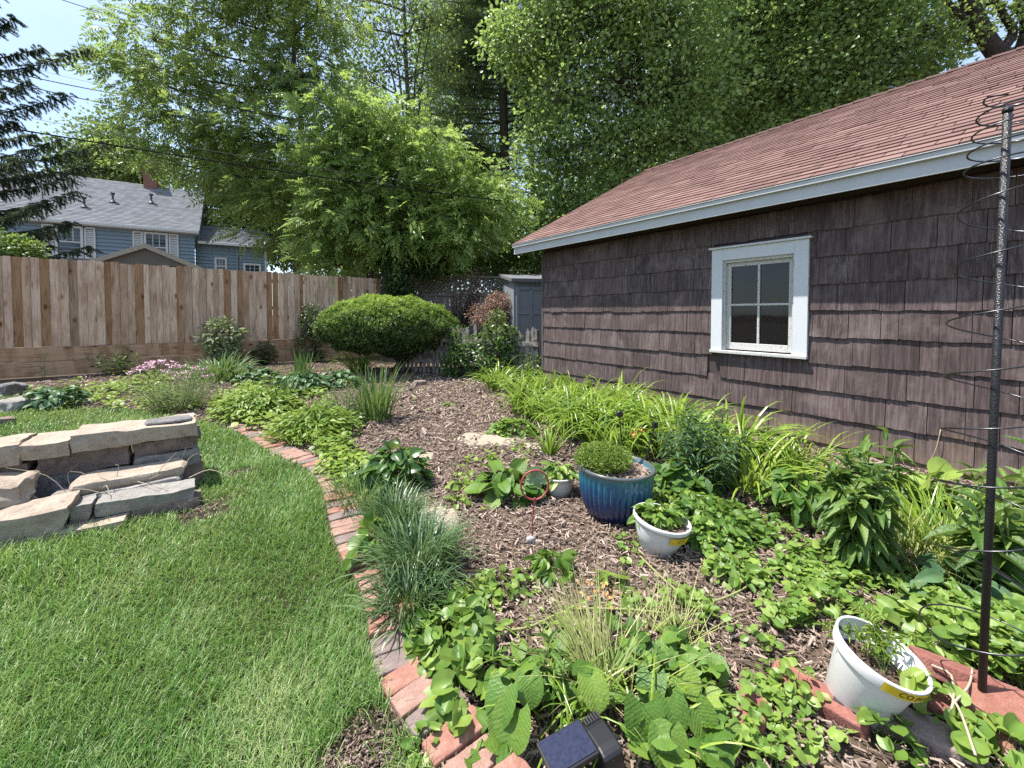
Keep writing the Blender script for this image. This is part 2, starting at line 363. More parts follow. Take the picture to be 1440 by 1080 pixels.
# sheathing behind the shingles, with the window left open
b = Buf()
for s0, s1, z0, z1 in [(0.0, ws0 + .09, 0, WH + .05), (ws1 - .09, WL, 0, WH + .05), (ws0 + .09, ws1 - .09, 0, wz0 + .03), (ws0 + .09, ws1 - .09, wz1 - .12, WH + .05), (0, WL, WH + .055, 2.615)]:
    b.box(W((s0 + s1) / 2, (z0 + z1) / 2, -0.05), (s1 - s0, 0.09, z1 - z0), GM)
# far walls and gable
for s0 in (0.05, WL - 0.05): b.box(W(s0, WH / 2, -HW - 0.05), (0.09, 2 * HW - 0.1, WH), GM)
b.box(W(WL / 2, 1.3, -2 * HW + 0.05), (WL, 0.09, 2.6), GM)
RISE = 4.53 - 2.50
for s0 in (0.05, WL - 0.05):
    q = [W(s0, WH, -0.1), W(s0, WH, -2 * HW + .1), W(s0, 2.44 + RISE - 0.12, -HW)]
    q2 = [p - D3 * 0.06 for p in q]
    b.put(np.array(q + q2), [(0, 1, 2), (5, 4, 3), (0, 3, 4, 1), (1, 4, 5, 2), (2, 5, 3, 0)], 0.5)
b.build('wall', M_DKBRN, gar)
b = Buf(); cz = [0.067 + 0.2525 * k for k in range(10)]; r = random.Random(4)
for k, z0 in enumerate(cz + [-0.18]):
    z1 = z0 + 0.2525 + 0.035; s = r.uniform(-0.15, 0); 
    while s < WL:
        wd = r.choice([.12, .15, .18, .2, .23, .26, .28, .31, .35, .42]) * r.uniform(.9, 1.1)
        a0, a1 = max(s, 0.012), min(s + wd - r.uniform(.002, .006), WL); s += wd
        if a1 - a0 < 0.02: continue
        zz0 = z0 + r.gauss(0, 0.004); zt = min(z1, WH)
        cuts = [(a0, a1)]
        if zz0 < wz1 - .02 and zt > wz0 + 0.02:
            if a1 > ws0 + .02 and a0 < ws1 - .02:
                if zz0 < wz0 - 0.10: zt = min(zt, wz0 + .02)
                elif zz0 > wz1 - .10: zz0 = max(zz0, wz1 - .01)
                else: cuts = [(a0, min(a1, ws0 + .02)), (max(a0, ws1 - .02), a1)]
        if k == 2 and a0 < ws0 + 0.06 < a1: a0 = min(ws0 + 0.10, a1 - .03); cuts = [(a0, a1)]     # a narrow gap where a shingle is missing
        for c0, c1 in cuts:
            if c1 - c0 < .015: continue
            t0 = 0.023 + r.uniform(-.003, .006); t1 = 0.006; ti = r.random(); dz = r.gauss(0, .003)
            n_ = max(2, int((c1 - c0) / .03) + 1); V = []
            for i in range(n_):                                            # slightly ragged butt edge
                ss = c0 + (c1 - c0) * i / (n_ - 1); e = r.gauss(0, .0022) + dz * (i / (n_ - 1))
                V += [W(ss, zz0 + e, 0.0), W(ss, zz0 + e, t0 + r.gauss(0, .001)), W(ss, zt, t1)]
            f = []
            for i in range(n_ - 1):
                q = 3 * i; f += [(q + 1, q + 4, q + 5, q + 2), (q, q + 3, q + 4, q + 1)]
            f += [(0, 1, 2), (3 * n_ - 1, 3 * n_ - 2, 3 * n_ - 3)]
            b.put(np.array(V), f, ti)
b.build('shingle_siding', M_SHG, gar)
b = Buf(); b.box(W(-0.022, WH / 2 - 0.02, -0.035), (0.045, 0.11, WH), GM); b.build('corner_board', plain('grey brown board', (0.10, 0.085, 0.08), 0.8, 0.2, bump=.3), gar, bevel=.004)
# roof: sheathing, shingle courses, fascia
EO, RO = 0.35, 0.42                            # eave and rake overhang
sl_len = math.hypot(HW + EO, RISE); rs, rz = (HW + EO) / sl_len, RISE / sl_len
def RF(s, u, h=0.0, back=False):               # a point u metres up the slope from the eave edge, h above it
    off = EO - u * rs + h * rz; z = 2.50 + u * rz + h * rs
    if back: off = -2 * HW - off
    return W(s, z, off)
t = NT('asphalt shingle'); o = t.obj(); a = t.attr(); nz = t.noise(o, 220, 3); n2 = t.noise(o, 1.6, 5)
c = t.ramp(a, [(0, (0.125, 0.070, 0.061)), (0.5, (0.188, 0.109, 0.094)), (1, (0.25, 0.155, 0.136))])
c = t.mix(c, (0.10, 0.06, 0.052), t.n('ShaderNodeMapRange', {0: nz, 1: 0.5, 2: 0.7, 4: 0.7}).outputs[0]); c = t.mix(c, (0.18, 0.122, 0.107), t.math('MULTIPLY', n2, 0.5))
t.bump(nz, 0.5, 0.003); M_ROOF = t.fin(c, 0.95, 0.15)
b = Buf(); ex = 0.135; nco = int(sl_len / ex) + 1; r = random.Random(8)
for k in range(nco):
    u0 = k * ex - 0.02; u1 = min(u0 + ex + 0.05, sl_len); s = -RO - r.uniform(0, .3)
    while s < WL:
        wd = 0.305; a0, a1 = max(s + .004, -RO), min(s + wd - .004, WL); s += wd
        if a1 - a0 < .02: continue
        h0 = 0.034 + r.gauss(0, .0015); V = [RF(a0, u0, 0.018), RF(a1, u0, 0.018), RF(a0, u0, h0), RF(a1, u0, h0 + r.gauss(0, .001)), RF(a0, u1, 0.020), RF(a1, u1, 0.020)]
        b.put(np.array(V), [(2, 3, 5, 4), (0, 1, 3, 2), (0, 2, 4), (1, 5, 3)], min(1, max(0, r.gauss(.5, .24))))
b.put(np.array([RF(-RO, 0, .019, True), RF(WL, 0, .019, True), RF(WL, sl_len, .019, True), RF(-RO, sl_len, .019, True)]), [(0, 1, 2, 3)], .4)
b.build('roof', M_ROOF, gar); b = Buf(); s = -RO
while s < WL:                                   # ridge caps
    for bk in (False, True):
        V = [RF(s, sl_len - .14, .045, bk), RF(s + .21, sl_len - .14, .033, bk), RF(s, sl_len + .01, .05, bk), RF(s + .21, sl_len + .01, .038, bk)]
        b.put(np.array(V), [(0, 1, 3, 2)], r.uniform(0, .45))
    s += .2
b.build('ridge_cap', plain('brown ridge shingles', (.10, .062, .055), .95, .1, var=.4, scale=9, bump=.4), gar)
b = Buf()
V = [RF(-RO + .01, 0.01, 0), RF(WL, 0.01, 0), RF(WL, sl_len, 0), RF(-RO + .01, sl_len, 0)]; V2 = [p - A(0, 0, .03) for p in V]
b.put(np.array(V + V2), [(0, 1, 2, 3), (7, 6, 5, 4), (0, 4, 5, 1), (3, 7, 4, 0)], .5)
V = [RF(-RO + .01, 0.01, 0, True), RF(WL, 0.01, 0, True), RF(WL, sl_len, 0, True), RF(-RO + .01, sl_len, 0, True)]; V2 = [p - A(0, 0, .03) for p in V]
b.put(np.array(V + V2), [(0, 1, 2, 3), (7, 6, 5, 4), (0, 4, 5, 1), (3, 7, 4, 0)], .5)
for k in range(16):                              # rafter tails in the eave's shade
    s = 0.15 + k * .6; q = [RF(s, .06, -.035), RF(s, .75, -.035)]; b.box((q[0] + q[1]) / 2 - A(0, 0, .05), (.045, .7, .1), np.stack([-D3, nrm(q[1] - q[0]), np.cross(-D3, nrm(q[1] - q[0]))], 1))
b.build('soffit', M_DKBRN, gar)
b = Buf()
L0 = -RO; Lm = (WL + L0) / 2; LL = WL - L0
b.box(W(Lm, 2.415, EO - .022), (LL, .022, .15), GM)            # lower board
M_FASC = plain('weathered white fascia', (.46, .48, .49), .6, .3, var=.1, scale=6, bump=.2, dirt=((.22, .20, .17), 26, .655)); b.build('fascia', M_FASC, gar, bevel=.003)
b = Buf(); b.box(W(Lm, 2.475, EO + .008), (LL, .036, .045), GM); b.box(W(Lm, 2.502, EO + .014), (LL, .05, .007), GM)
b.build('crown_moulding', M_FASC, gar, bevel=.004)
b = Buf()
for bk in (False, True):
    V = [RF(-RO - .004, -.02, -.002, bk), RF(-RO - .004, sl_len, -.002, bk), RF(-RO - .004, sl_len, -.15, bk), RF(-RO - .004, .09, -.15, bk), RF(-RO - .004, -.02, -.09, bk)]
    V2 = [p - D3 * .022 for p in V]; b.put(np.array(V + V2), [(0, 1, 2, 3, 4), (9, 8, 7, 6, 5), (0, 5, 6, 1), (2, 7, 8, 3), (3, 8, 9, 4), (4, 9, 5, 0)], .5)
b.build('rake_board', M_WHITE, gar)
# window
win = thing('window', None, None, W(ws0, wz0)); win.parent = gar; win.location = tuple(ORG[win] - ORG[gar])
for k in ('label', 'category'):
    if k in win: del win[k]
tw = 0.125; b = Buf(); PO = .035
b.box(W(ws0 + tw / 2, (wz0 + wz1) / 2 + .015, PO / 2), (tw, PO + .02, wz1 - wz0 - .03), GM); b.box(W(ws1 - tw / 2, (wz0 + wz1) / 2 + .015, PO / 2), (tw, PO + .02, wz1 - wz0 - .03), GM)
b.box(W((ws0 + ws1) / 2, wz1 - .065, PO / 2 - .002), (ws1 - ws0 - 2 * tw, PO + .02, .13), GM)
b.box(W((ws0 + ws1) / 2, wz1 + .011, PO / 2 + .012), (ws1 - ws0 + .05, PO + .05, .02), GM)
b.build('window_frame', M_WHITE, win, bevel=.003)
b = Buf(); b.box(W((ws0 + ws1) / 2, wz0 + .016, PO / 2 + .012), (ws1 - ws0 + .01, PO + .045, .032), GM); b.build('window_sill', M_WHITE2, win, bevel=.004)
i0, i1, j0, j1 = ws0 + tw, ws1 - tw, wz0 + .032, wz1 - .13
b = Buf(); jt = .045
for (x0, x1, z0, z1) in [(i0, i0 + .02, j0, j1), (i1 - .02, i1, j0, j1), (i0 + .02, i1 - .02, j1 - .03, j1)]: b.box(W((x0 + x1) / 2, (z0 + z1) / 2, -.022), (x1 - x0, .08, z1 - z0), GM)
x0, x1, z0, z1 = i0 + .02, i1 - .02, j0 + .012, j1 - .03
for (p0, p1, q0, q1) in [(x0, x0 + jt, z0, z1), (x1 - jt, x1, z0, z1), (x0 + jt, x1 - jt, z0, z0 + .075), (x0 + jt, x1 - jt, z1 - .045, z1)]: b.box(W((p0 + p1) / 2, (q0 + q1) / 2, -.040), (p1 - p0, .035, q1 - q0), GM)
gx0, gx1, gz0, gz1 = x0 + jt, x1 - jt, z0 + .075, z1 - .045
b.box(W((gx0 + gx1) / 2, (gz0 + gz1) / 2, -.040), (.022, .03, gz1 - gz0), GM)
for hs in (0, 1):
    xa = gx0 if hs == 0 else (gx0 + gx1) / 2 + .011; xb = (gx0 + gx1) / 2 - .011 if hs == 0 else gx1
    b.box(W((xa + xb) / 2, (gz0 + gz1) / 2, -.040), (xb - xa, .028, .022), GM)
b.build('sash', M_WHITE2, win, bevel=.003)
t = NT('old window glass'); gl = t.n('ShaderNodeBsdfGlossy', {'Roughness': .03, 'Color': (.9, .95, 1, 1)}); tr = t.n('ShaderNodeBsdfTransparent', {'Color': (.40, .43, .44, 1)})
df = t.n('ShaderNodeBsdfDiffuse', {'Color': (.35, .36, .36, 1)}); fr = t.n('ShaderNodeFresnel', {'IOR': 1.55})
nz = t.noise(t.obj(), 2.2, 2); t.set(gl.inputs['Normal'], t.n('ShaderNodeBump', {'Height': nz, 'Strength': .06, 'Distance': .02}).outputs[0])
m1 = t.n('ShaderNodeMixShader', {0: t.math('ADD', t.math('MULTIPLY', fr.outputs[0], .5), .006)}); t.t.links.new(tr.outputs[0], m1.inputs[1]); t.t.links.new(gl.outputs[0], m1.inputs[2])
sp2 = t.noise(t.obj(), 60, 6, .8); dm = t.n('ShaderNodeMapRange', {0: sp2, 1: .66, 2: .76, 3: .012, 4: .4}).outputs[0]
m2 = t.n('ShaderNodeMixShader', {0: dm}); t.t.links.new(m1.outputs[0], m2.inputs[1]); t.t.links.new(df.outputs[0], m2.inputs[2]); t.t.links.new(m2.outputs[0], t.out.inputs[0]); M_PANE = t.m
b = Buf(); b.box(W((gx0 + gx1) / 2, (gz0 + gz1) / 2, -.046), (gx1 - gx0 + .01, .004, gz1 - gz0 + .01), GM); b.build('pane', M_PANE, win)
# boards added behind the glass; the pale beam stands in for a reflection
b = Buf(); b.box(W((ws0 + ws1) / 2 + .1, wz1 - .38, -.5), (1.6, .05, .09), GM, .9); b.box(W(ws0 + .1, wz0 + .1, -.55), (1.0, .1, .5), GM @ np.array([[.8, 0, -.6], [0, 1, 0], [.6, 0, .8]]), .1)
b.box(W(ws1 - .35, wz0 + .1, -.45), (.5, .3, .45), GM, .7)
so_ = b.build('reflection_boards', plain('pale boards', (.24, .23, .215), .8, .2), None, org=W(ws0, wz0, -.5)); tag(so_, 'pale boards added behind the old garage window, the beam standing in for its reflection', 'boards')
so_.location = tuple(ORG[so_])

# ------------------------------------------------------------------ tall wooden fence
FA = A(-10.05, 8.24, 0); FB = A(-3.97, 12.66, 0); FU = nrm(FB - FA); FL = float(np.linalg.norm(FB - FA)); FN = A(FU[1], -FU[0], 0); FM = np.stack([FU, FN, [0, 0, 1]], 1)
def FP(s, z, off=0.0): return FA + FU * s + A(0, 0, z) + FN * off
def woodmat(name, c0, c1, c2, knots=True, long=(0, 0, 1)):
    t = NT(name); o = t.obj(); a = t.attr(); sp = t.n('ShaderNodeSeparateXYZ', {0: o}); cb = t.n('ShaderNodeCombineXYZ')
    al = t.math('ADD', t.math('MULTIPLY', sp.outputs[0], float(FU[0])), t.math('MULTIPLY', sp.outputs[1], float(FU[1])))
    along = long[2]
    t.set(cb.inputs[0], t.math('ADD', al, t.math('MULTIPLY', a, 37.0))); t.set(cb.inputs[1], t.math('MULTIPLY', a, 53.0)); t.set(cb.inputs[2], sp.outputs[2])
    v = cb.outputs[0]
    g = t.noise(t.scale(v, (38, 1, 2.0) if along else (2.0, 1, 38)), 1.4, 6, .65)
    c = t.mix(t.ramp(a, [(0.0, c0), (0.35, c1), (0.6, c1), (0.85, c2), (1.0, c2)]), (1, 1, 1), 0.0)
    c = t.mix(c, t.mix(c, (0.46, 0.34, 0.25), 1.0, 'MULTIPLY'), t.n('ShaderNodeMapRange', {0: g, 1: .47, 2: .70, 4: .85}).outputs[0])
    bl = t.noise(t.scale(v, (5, 1, 1.2)), 1.2, 4)
    c = t.mix(c, t.mix(c, (0.62, 0.54, 0.48), 1.0, 'MULTIPLY'), t.n('ShaderNodeMapRange', {0: bl, 1: .45, 2: .65, 4: .8}).outputs[0])
    if knots:
        vo = t.n('ShaderNodeTexVoronoi', {'Vector': t.scale(v, (5.0, 1, 2.6) if along else (2.6, 1, 5.0)), 'Scale': 1.0, 'Randomness': 1.0}).outputs['Distance']
        c = t.mix(c, (0.10, 0.05, 0.028), t.n('ShaderNodeMapRange', {0: vo, 1: .12, 2: .06, 4: .9}).outputs[0])
        c = t.mix(c, t.mix(c, (0.6, .45, .34), 1.0, 'MULTIPLY'), t.n('ShaderNodeMapRange', {0: vo, 1: .24, 2: .12, 4: .7}).outputs[0])
    t.bump(g, .4, .006); return t.fin(c, .85, .15)
M_BOARD = woodmat('fence boards', (0.38, 0.265, 0.18), (0.66, 0.49, 0.36), (0.36, 0.215, 0.115))
M_KICK = woodmat('fence kickboards', (0.46, 0.28, 0.165), (0.48, 0.31, 0.19), (0.42, 0.25, 0.14), True, (1, 0, 0))
fen = thing('wooden_fence', 'tall new wooden board fence with a two board kickboard along its foot', 'fence', FP(FL / 2, 0))
b = Buf(); r = random.Random(21); s = -7.8; FZ0 = 0.62; lay = 0
while s < FL:
    wd = r.choice([.115, .13, .13, .14, .10]); ti = r.choice([.0, .1, .2, .3, .4, .45, .5, .55, .6, .66, .72, .78, .86, .95]) + r.uniform(-.03, .03)
    s1 = min(s + wd - .0045 + r.uniform(0, .003), FL); lay ^= 1
    zt = 2.43 - 0.012 * (s) + r.gauss(0, .012) + (0.0 if s > 2.5 else .0); zb = FZ0 + r.gauss(0, .008)
    th = .022; o0 = 0.016 + .011 * lay + r.uniform(0, .003); dg = .018
    pr = [(s, zb), (s1, zb), (s1, zt - dg), (s1 - dg, zt), (s + dg, zt), (s, zt - dg)]
    tw_ = r.gauss(0, .006); V = [FP(x, z, o0 + (tw_ if x > (s + s1) / 2 else 0)) for x, z in pr] + [FP(x, z, o0 + th + (tw_ if x > (s + s1) / 2 else 0)) for x, z in pr]
    b.put(np.array(V), [(5, 4, 3, 2, 1, 0), (6, 7, 8, 9, 10, 11)] + [(i, (i + 1) % 6, 6 + (i + 1) % 6, 6 + i) for i in range(6)], min(1, max(0, ti)))
    s += wd + (r.uniform(.003, .007) if r.random() < .3 else .001)
b.build('board_panel', M_BOARD, fen)
for zz0, zz1 in ((0.02, .315), (.325, .615)):
    s = -7.8
    while s < FL:
        s1 = min(s + r.choice([2.4, 3.0, 3.6]), FL); b = Buf()
        b.box(FP((s + s1 - .006) / 2, (zz0 + zz1) / 2, .027), (s1 - s - .006, .04, zz1 - zz0), FM, r.uniform(.1, .7)); b.build('kickboard', M_KICK, fen, bevel=.004); s = s1
for zz in (.75, 1.45, 2.15):
    b = Buf(); b.box(FP(FL / 2 - 3.9, zz, -.022), (FL + 7.8, .038, .089), FM, .5); b.build('rail', M_KICK, fen)
s = -7.6
while s < FL + .1:
    b = Buf(); b.box(FP(min(s, FL - .05), 1.18, -.088), (.089, .089, 2.36), FM, .4); b.build('post', M_BOARD, fen); s += 2.4
# end post against the hedge
b = Buf(); b.box(FP(FL + .14, 1.2, -.03), (.12, .12, 2.4), FM, .3); b.build('end_post', plain('grey post', (.14, .13, .12), .9, .1, bump=.4), fen, bevel=.004)

# ------------------------------------------------------------------ lattice fence at the back
M_OLD = plain('old grey wood', (0.20, 0.18, 0.16), .9, .1, var=.35, scale=18, bump=.5)
LA = A(-4.3, 13.2, 0); LB = A(3.2, 14.6, 0); LU_ = nrm(LB - LA); LN = A(LU_[1], -LU_[0], 0); LM = np.stack([LU_, LN, [0, 0, 1]], 1); LLn = float(np.linalg.norm(LB - LA))
lat = thing('lattice_fence', 'dark weathered board fence topped with diagonal lattice, behind the yew bush', 'fence', (LA + LB) / 2)
def LP(s, z, off=0): return LA + LU_ * s + A(0, 0, z) + LN * off
b = Buf(); s = 0
while s < LLn: b.box(LP(s + .07, .95, 0), (.138, .02, 1.86), LM, r.random()); s += .145
b.build('board_panel', M_OLD, lat)
b = Buf(); zc = 2.19; hh = .28
for dr in (1, -1):
    s = -.4
    while s < LLn:
        x0, x1 = s, s + 2 * hh * dr
        if min(x0, x1) > 0 and max(x0, x1) < LLn:
            u = nrm(A(2 * hh * dr, 0, 2 * hh)); Ml = LM @ np.stack([u, [0, 1, 0], np.cross(u, [0, 1, 0])], 1)
            b.box(LP((x0 + x1) / 2, zc, .008 * dr), (hh * 2.8, .006, .036), Ml, r.random())
        s += .13
b.build('lattice_panel', M_OLD, lat)
for z in (1.9, 2.5): b = Buf(); b.box(LP(LLn / 2, z, .03), (LLn, .06, .07), LM); b.build('rail', M_OLD, lat)
for k in range(4): b = Buf(); b.box(LP(.1 + k * 2.4, 1.28, -.05), (.1, .09, 2.56), LM); b.build('post', M_OLD, lat)

# ------------------------------------------------------------------ grey storage shed
M_SHED = plain('blue grey paint', (0.20, 0.222, 0.235), .6, .3, var=.08, scale=5, bump=.15)
SC = A(0.05, 10.1, 0); SU = nrm(A(.97, .22, 0)); SM = frame(SU)
sh = thing('storage_shed', 'grey storage shed with panelled double doors between the garage and the picket fence', 'shed', SC)
def SP(x, y, z): return SC + SM @ A(x, y, z)
b = Buf(); b.box(SP(.8, .7, 1.03), (1.6, 1.3, 2.06), SM); b.build('wall', M_SHED, sh, bevel=.01)
b = Buf(); V = [SP(-.09, -.09, 2.06), SP(1.7, -.09, 2.06), SP(1.7, 1.5, 2.30), SP(-.09, 1.5, 2.30)]; V += [p + A(0, 0, .085) for p in V]
b.put(np.array(V), [(3, 2, 1, 0), (4, 5, 6, 7), (0, 1, 5, 4), (1, 2, 6, 5), (2, 3, 7, 6), (3, 0, 4, 7)]); b.build('roof', plain('grey shed roof', (.13, .135, .14), .8, .2, bump=.2), sh, bevel=.008)
for x0 in (.06, .81):
    b = Buf(); b.box(SP(x0 + .365, .035, 1.0), (.73, .03, 1.9), SM)
    for (xa, xb, za, zb) in [(x0, x0 + .075, .05, 1.95), (x0 + .655, x0 + .73, .05, 1.95), (x0 + .33, x0 + .40, .13, 1.87), (x0 + .075, x0 + .33, .05, .13), (x0 + .40, x0 + .655, .05, .13), (x0 + .075, x0 + .33, 1.87, 1.95), (x0 + .40, x0 + .655, 1.87, 1.95), (x0 + .075, x0 + .33, 1.28, 1.37), (x0 + .40, x0 + .655, 1.28, 1.37)]:
        b.box(SP((xa + xb) / 2, .01, (za + zb) / 2), (xb - xa, .024, zb - za), SM)
    dob = b.build('door', M_SHED, sh, bevel=.004)
    b = Buf(); hx = x0 + .69 if x0 < .5 else x0 + .04; b.box(SP(hx, -.025, 1.05), (.025, .04, .12), SM); b.build('handle', plain('black latch', (.03, .03, .03), .4, .5), dob, bevel=.004)

# ------------------------------------------------------------------ low picket fence
M_PICK = plain('bare grey pickets', (0.27, 0.245, 0.22), .9, .1, var=.4, scale=22, bump=.5, dirt=((.09, .085, .07), 9, .46))
pkf = thing('picket_fence', 'low weathered picket fence with pointed pale pickets, half buried in vines', 'fence', G(680, 530))
PA_, PB_ = A(.50, 7.62, 0), A(-2.55, 9.35, 0); PU = nrm(PB_ - PA_); PM = frame(PU); PLn = float(np.linalg.norm(PB_ - PA_))
s = .02; b = Buf()
while s < PLn:
    wd = .07; q = PA_ + PU * s; ln = r.gauss(0, .035); h = 1.04 + r.gauss(0, .03); Mx = PM @ np.array([[math.cos(ln), 0, math.sin(ln)], [0, 1, 0], [-math.sin(ln), 0, math.cos(ln)]])
    pr = [(-wd / 2, .04), (wd / 2, .04), (wd / 2, h - .13), (wd * .62, h - .10), (0, h), (-wd * .62, h - .10), (-wd / 2, h - .13)]
    V = [q + Mx @ A(x, -.009, z) for x, z in pr] + [q + Mx @ A(x, .009, z) for x, z in pr]; n_ = len(pr)
    b.put(np.array(V), [tuple(range(n_)), tuple(range(2 * n_ - 1, n_ - 1, -1))] + [(i, n_ + i, n_ + (i + 1) % n_, (i + 1) % n_) for i in range(n_)], r.random()); s += .118
b.build('picket_panel', M_PICK, pkf)
for z in (.3, .74): b = Buf(); b.box(PA_ + PU * (PLn / 2) + A(0, 0, z) + PM @ A(0, .035, 0), (PLn, .045, .08), PM); b.build('rail', M_PICK, pkf)
for k in range(3): b = Buf(); b.box(PA_ + PU * (.1 + k * (PLn - .2) / 2) + A(0, 0, .5) + PM @ A(0, -.06, 0), (.085, .085, 1.0), PM); b.build('post', M_PICK, pkf, bevel=.004)

# ------------------------------------------------------------------ blue house
M_BLUE = plain('blue siding', (0.215, 0.285, 0.335), .7, .25, var=.08, scale=3, bump=.05)
t = NT('grey roof shingles'); o = t.obj(); a = t.attr(); nz = t.noise(o, 30, 5)
M_GROOF = t.fin(t.mix(t.ramp(a, [(0, (.15, .157, .172)), (1, (.26, .268, .283))]), (.16, .165, .18), t.math('MULTIPLY', nz, .6)), .9, .15)
M_HW = plain('house white trim', (.62, .63, .62), .6, .3, var=.06)
M_HGLASS = plain('house glass', (.03, .035, .045), .08, .6, var=.2)
HE = A(-22.5, 20.0, 0); HU = nrm(A(.85, .527, 0)); HM = frame(HU)
def HP(u, v, z): return HE + HM @ A(u, v, z)
hs = thing('blue_house', 'light blue house with white shutters, grey roof and red brick chimney beyond the fence', 'house', HP(0, 0, 0))
def siding(b, u0, u1, v, z0, z1, ax=0):
    z = z0
    while z < z1:
        zz = min(z + .19, z1)
        if ax == 0: q = [HP(u0, v - .055, z), HP(u1, v - .055, z), HP(u1, v, zz), HP(u0, v, zz), HP(u0, v, z), HP(u1, v, z)]
        else: q = [HP(u0 + .03, v, z), HP(u0 + .03, u1, z), HP(u0, u1, zz), HP(u0, v, zz), HP(u0, v, z), HP(u0, u1, z)]
        b.put(np.array(q), [(0, 1, 2, 3), (0, 4, 5, 1)], .5); z += .19
EH = 5.80; b = Buf(); MU0, MU1 = -9.0, 5.95
siding(b, MU0, MU1, .35, 0, EH); siding(b, MU1, 7.7, .35, 0, EH, 1)
b.put(np.array([HP(MU1, .35, EH), HP(MU1, 7.7, EH), HP(MU1, 4.0, 8.8)]), [(0, 1, 2)])
siding(b, MU1 + .02, 9.4, .9, 0, 5.3); siding(b, 9.4, 6.5, .9, 0, 5.3, 1)
b.build('wall', M_BLUE, hs)
b = Buf()
def roofplane(b, u0, u1, v0, z0, v1, z1, st=.14):
    n_ = int(math.hypot(v1 - v0, z1 - z0) / st); 
    for k in range(n_):
        a0, a1 = k / n_, (k + 1) / n_; u = u0 - r.uniform(0, .4)
        while u < u1:
            wd = r.uniform(.25, .45); x0, x1 = max(u, u0), min(u + wd, u1); u += wd
            if x1 - x0 < .01: continue
            L_ = lambda t_, h: (v0 + (v1 - v0) * t_, z0 + (z1 - z0) * t_ + h)
            (va, za), (vb, zb) = L_(a0, .03), L_(a1, .0)
            b.put(np.array([HP(x0, va, za), HP(x1, va, za), HP(x1, vb, zb), HP(x0, vb, zb), HP(x0, va, za - .03), HP(x1, va, za - .03)]), [(0, 1, 2, 3), (4, 5, 1, 0)], r.random())
roofplane(b, MU0 - .2, MU1 + .25, 0, EH + .05, 4.0, 8.95); roofplane(b, MU0 - .2, MU1 + .25, 8.0, EH + .05, 4.0, 8.95, .5)
roofplane(b, MU1 + .05, 9.6, .5, 5.35, 3.4, 6.75); roofplane(b, MU1 + .05, 9.6, 6.6, 5.35, 3.4, 6.75, .5)
rf = b.build('roof', M_GROOF, hs)
b = Buf()
b.box(HP((MU0 + MU1) / 2, .02, EH - .02), (MU1 - MU0 + .45, .1, .14), HM); b.box(HP((MU0 + MU1) / 2, .2, EH - .10), (MU1 - MU0 + .4, .33, .04), HM)
b.box(HP((MU1 + 9.6) / 2 + .05, .52, 5.30), (9.6 - MU1 - .15, .1, .14), HM); b.box(HP(9.36, .86, 2.6), (.12, .06, 5.2), HM); b.build('eave_trim', M_HW, hs, bevel=.01)
for k in (0, 1):
    pass
b = Buf(); t = NT('chimney brick'); br = t.n('ShaderNodeTexBrick', {'Vector': t.scale(t.obj(), (1, 1, 1)), 'Color1': (.27, .09, .06, 1), 'Color2': (.20, .07, .05, 1), 'Mortar': (.35, .30, .27, 1), 'Scale': 4.0, 'Mortar Size': .02})
mp_ = t.n('ShaderNodeSeparateXYZ', {0: t.obj()}); cb = t.n('ShaderNodeCombineXYZ'); t.set(cb.inputs[0], t.math('ADD', mp_.outputs[0], mp_.outputs[1])); t.set(cb.inputs[1], mp_.outputs[2]); t.t.links.new(cb.outputs[0], br.inputs['Vector'])
M_CHB = t.fin(br.outputs[0], .9, .1)
b.box(HP(3.6, 3.95, 9.35), (.62, .62, 1.7), HM); ch = b.build('chimney', M_CHB, rf); ORG[ch] = ORG[rf]
b = Buf(); b.box(HP(3.6, 3.95, 10.24), (.74, .74, .10), HM); b.build('chimney_cap', plain('mortar cap', (.4, .38, .35), .9, .1), rf, bevel=.02)
for u, v in ((1.35, 1.2), (2.3, 1.9), (3.85, 2.2)):
    zr_ = EH + .05 + (8.95 - EH - .05) * v / 4.0; b = Buf(); b.lathe([(.16, 0), (.07, .12), (.05, .16), (.05, .42), (.10, .44), (.10, .52), (.0, .53)], HP(u, v, zr_ - .02), 12); b.build('vent_pipe', plain('vent pipe', (.07, .07, .075), .5, .4), rf)
def house_window(u, z0, z1, wd, v, shut=True):
    wn = Buf()
    for (x0, x1, a0, a1) in [(u - wd / 2, u - wd / 2 + .1, z0, z1), (u + wd / 2 - .1, u + wd / 2, z0, z1), (u - wd / 2 + .1, u + wd / 2 - .1, z1 - .1, z1), (u - wd / 2 + .1, u + wd / 2 - .1, z0, z0 + .1), (u - wd / 2 + .1, u + wd / 2 - .1, (z0 + z1) / 2 - .03, (z0 + z1) / 2 + .03)]:
        wn.box(HP((x0 + x1) / 2, v - .06, (a0 + a1) / 2), (x1 - x0, .08, a1 - a0), HM)
    for k in (1, 2):
        x = u - wd / 2 + .1 + (wd - .2) * k / 3; wn.box(HP(x, v - .05, (z0 + 3 * z1) / 4 - .03), (.03, .03, (z1 - z0) / 2 - .14), HM)
    wo = wn.build('window', M_HW, hs)
    p = Buf(); p.box(HP(u, v - .04, (z0 + z1) / 2), (wd - .2, .01, z1 - z0 - .2), HM); p.build('pane', M_HGLASS, wo)
    if shut:
        for sd in (-1, 1):
            p = Buf(); x = u + sd * (wd / 2 + .24); hh_ = z1 - z0
            for (xa, wx, za, hz) in [(x - .17, .07, 0, hh_), (x + .17, .07, 0, hh_), (x, .27, hh_ / 2 - .04, .08), (x, .27, -hh_ / 2 + .04, .08)]: p.box(HP(xa, v - .055, (z0 + z1) / 2 + za), (wx, .05, hz), HM)
            for q in range(int((hh_ - .2) / .09)): p.box(HP(x, v - .045, z0 + .14 + q * .09), (.27, .03, .06), HM)
            p.build('shutter', M_HW, hs)
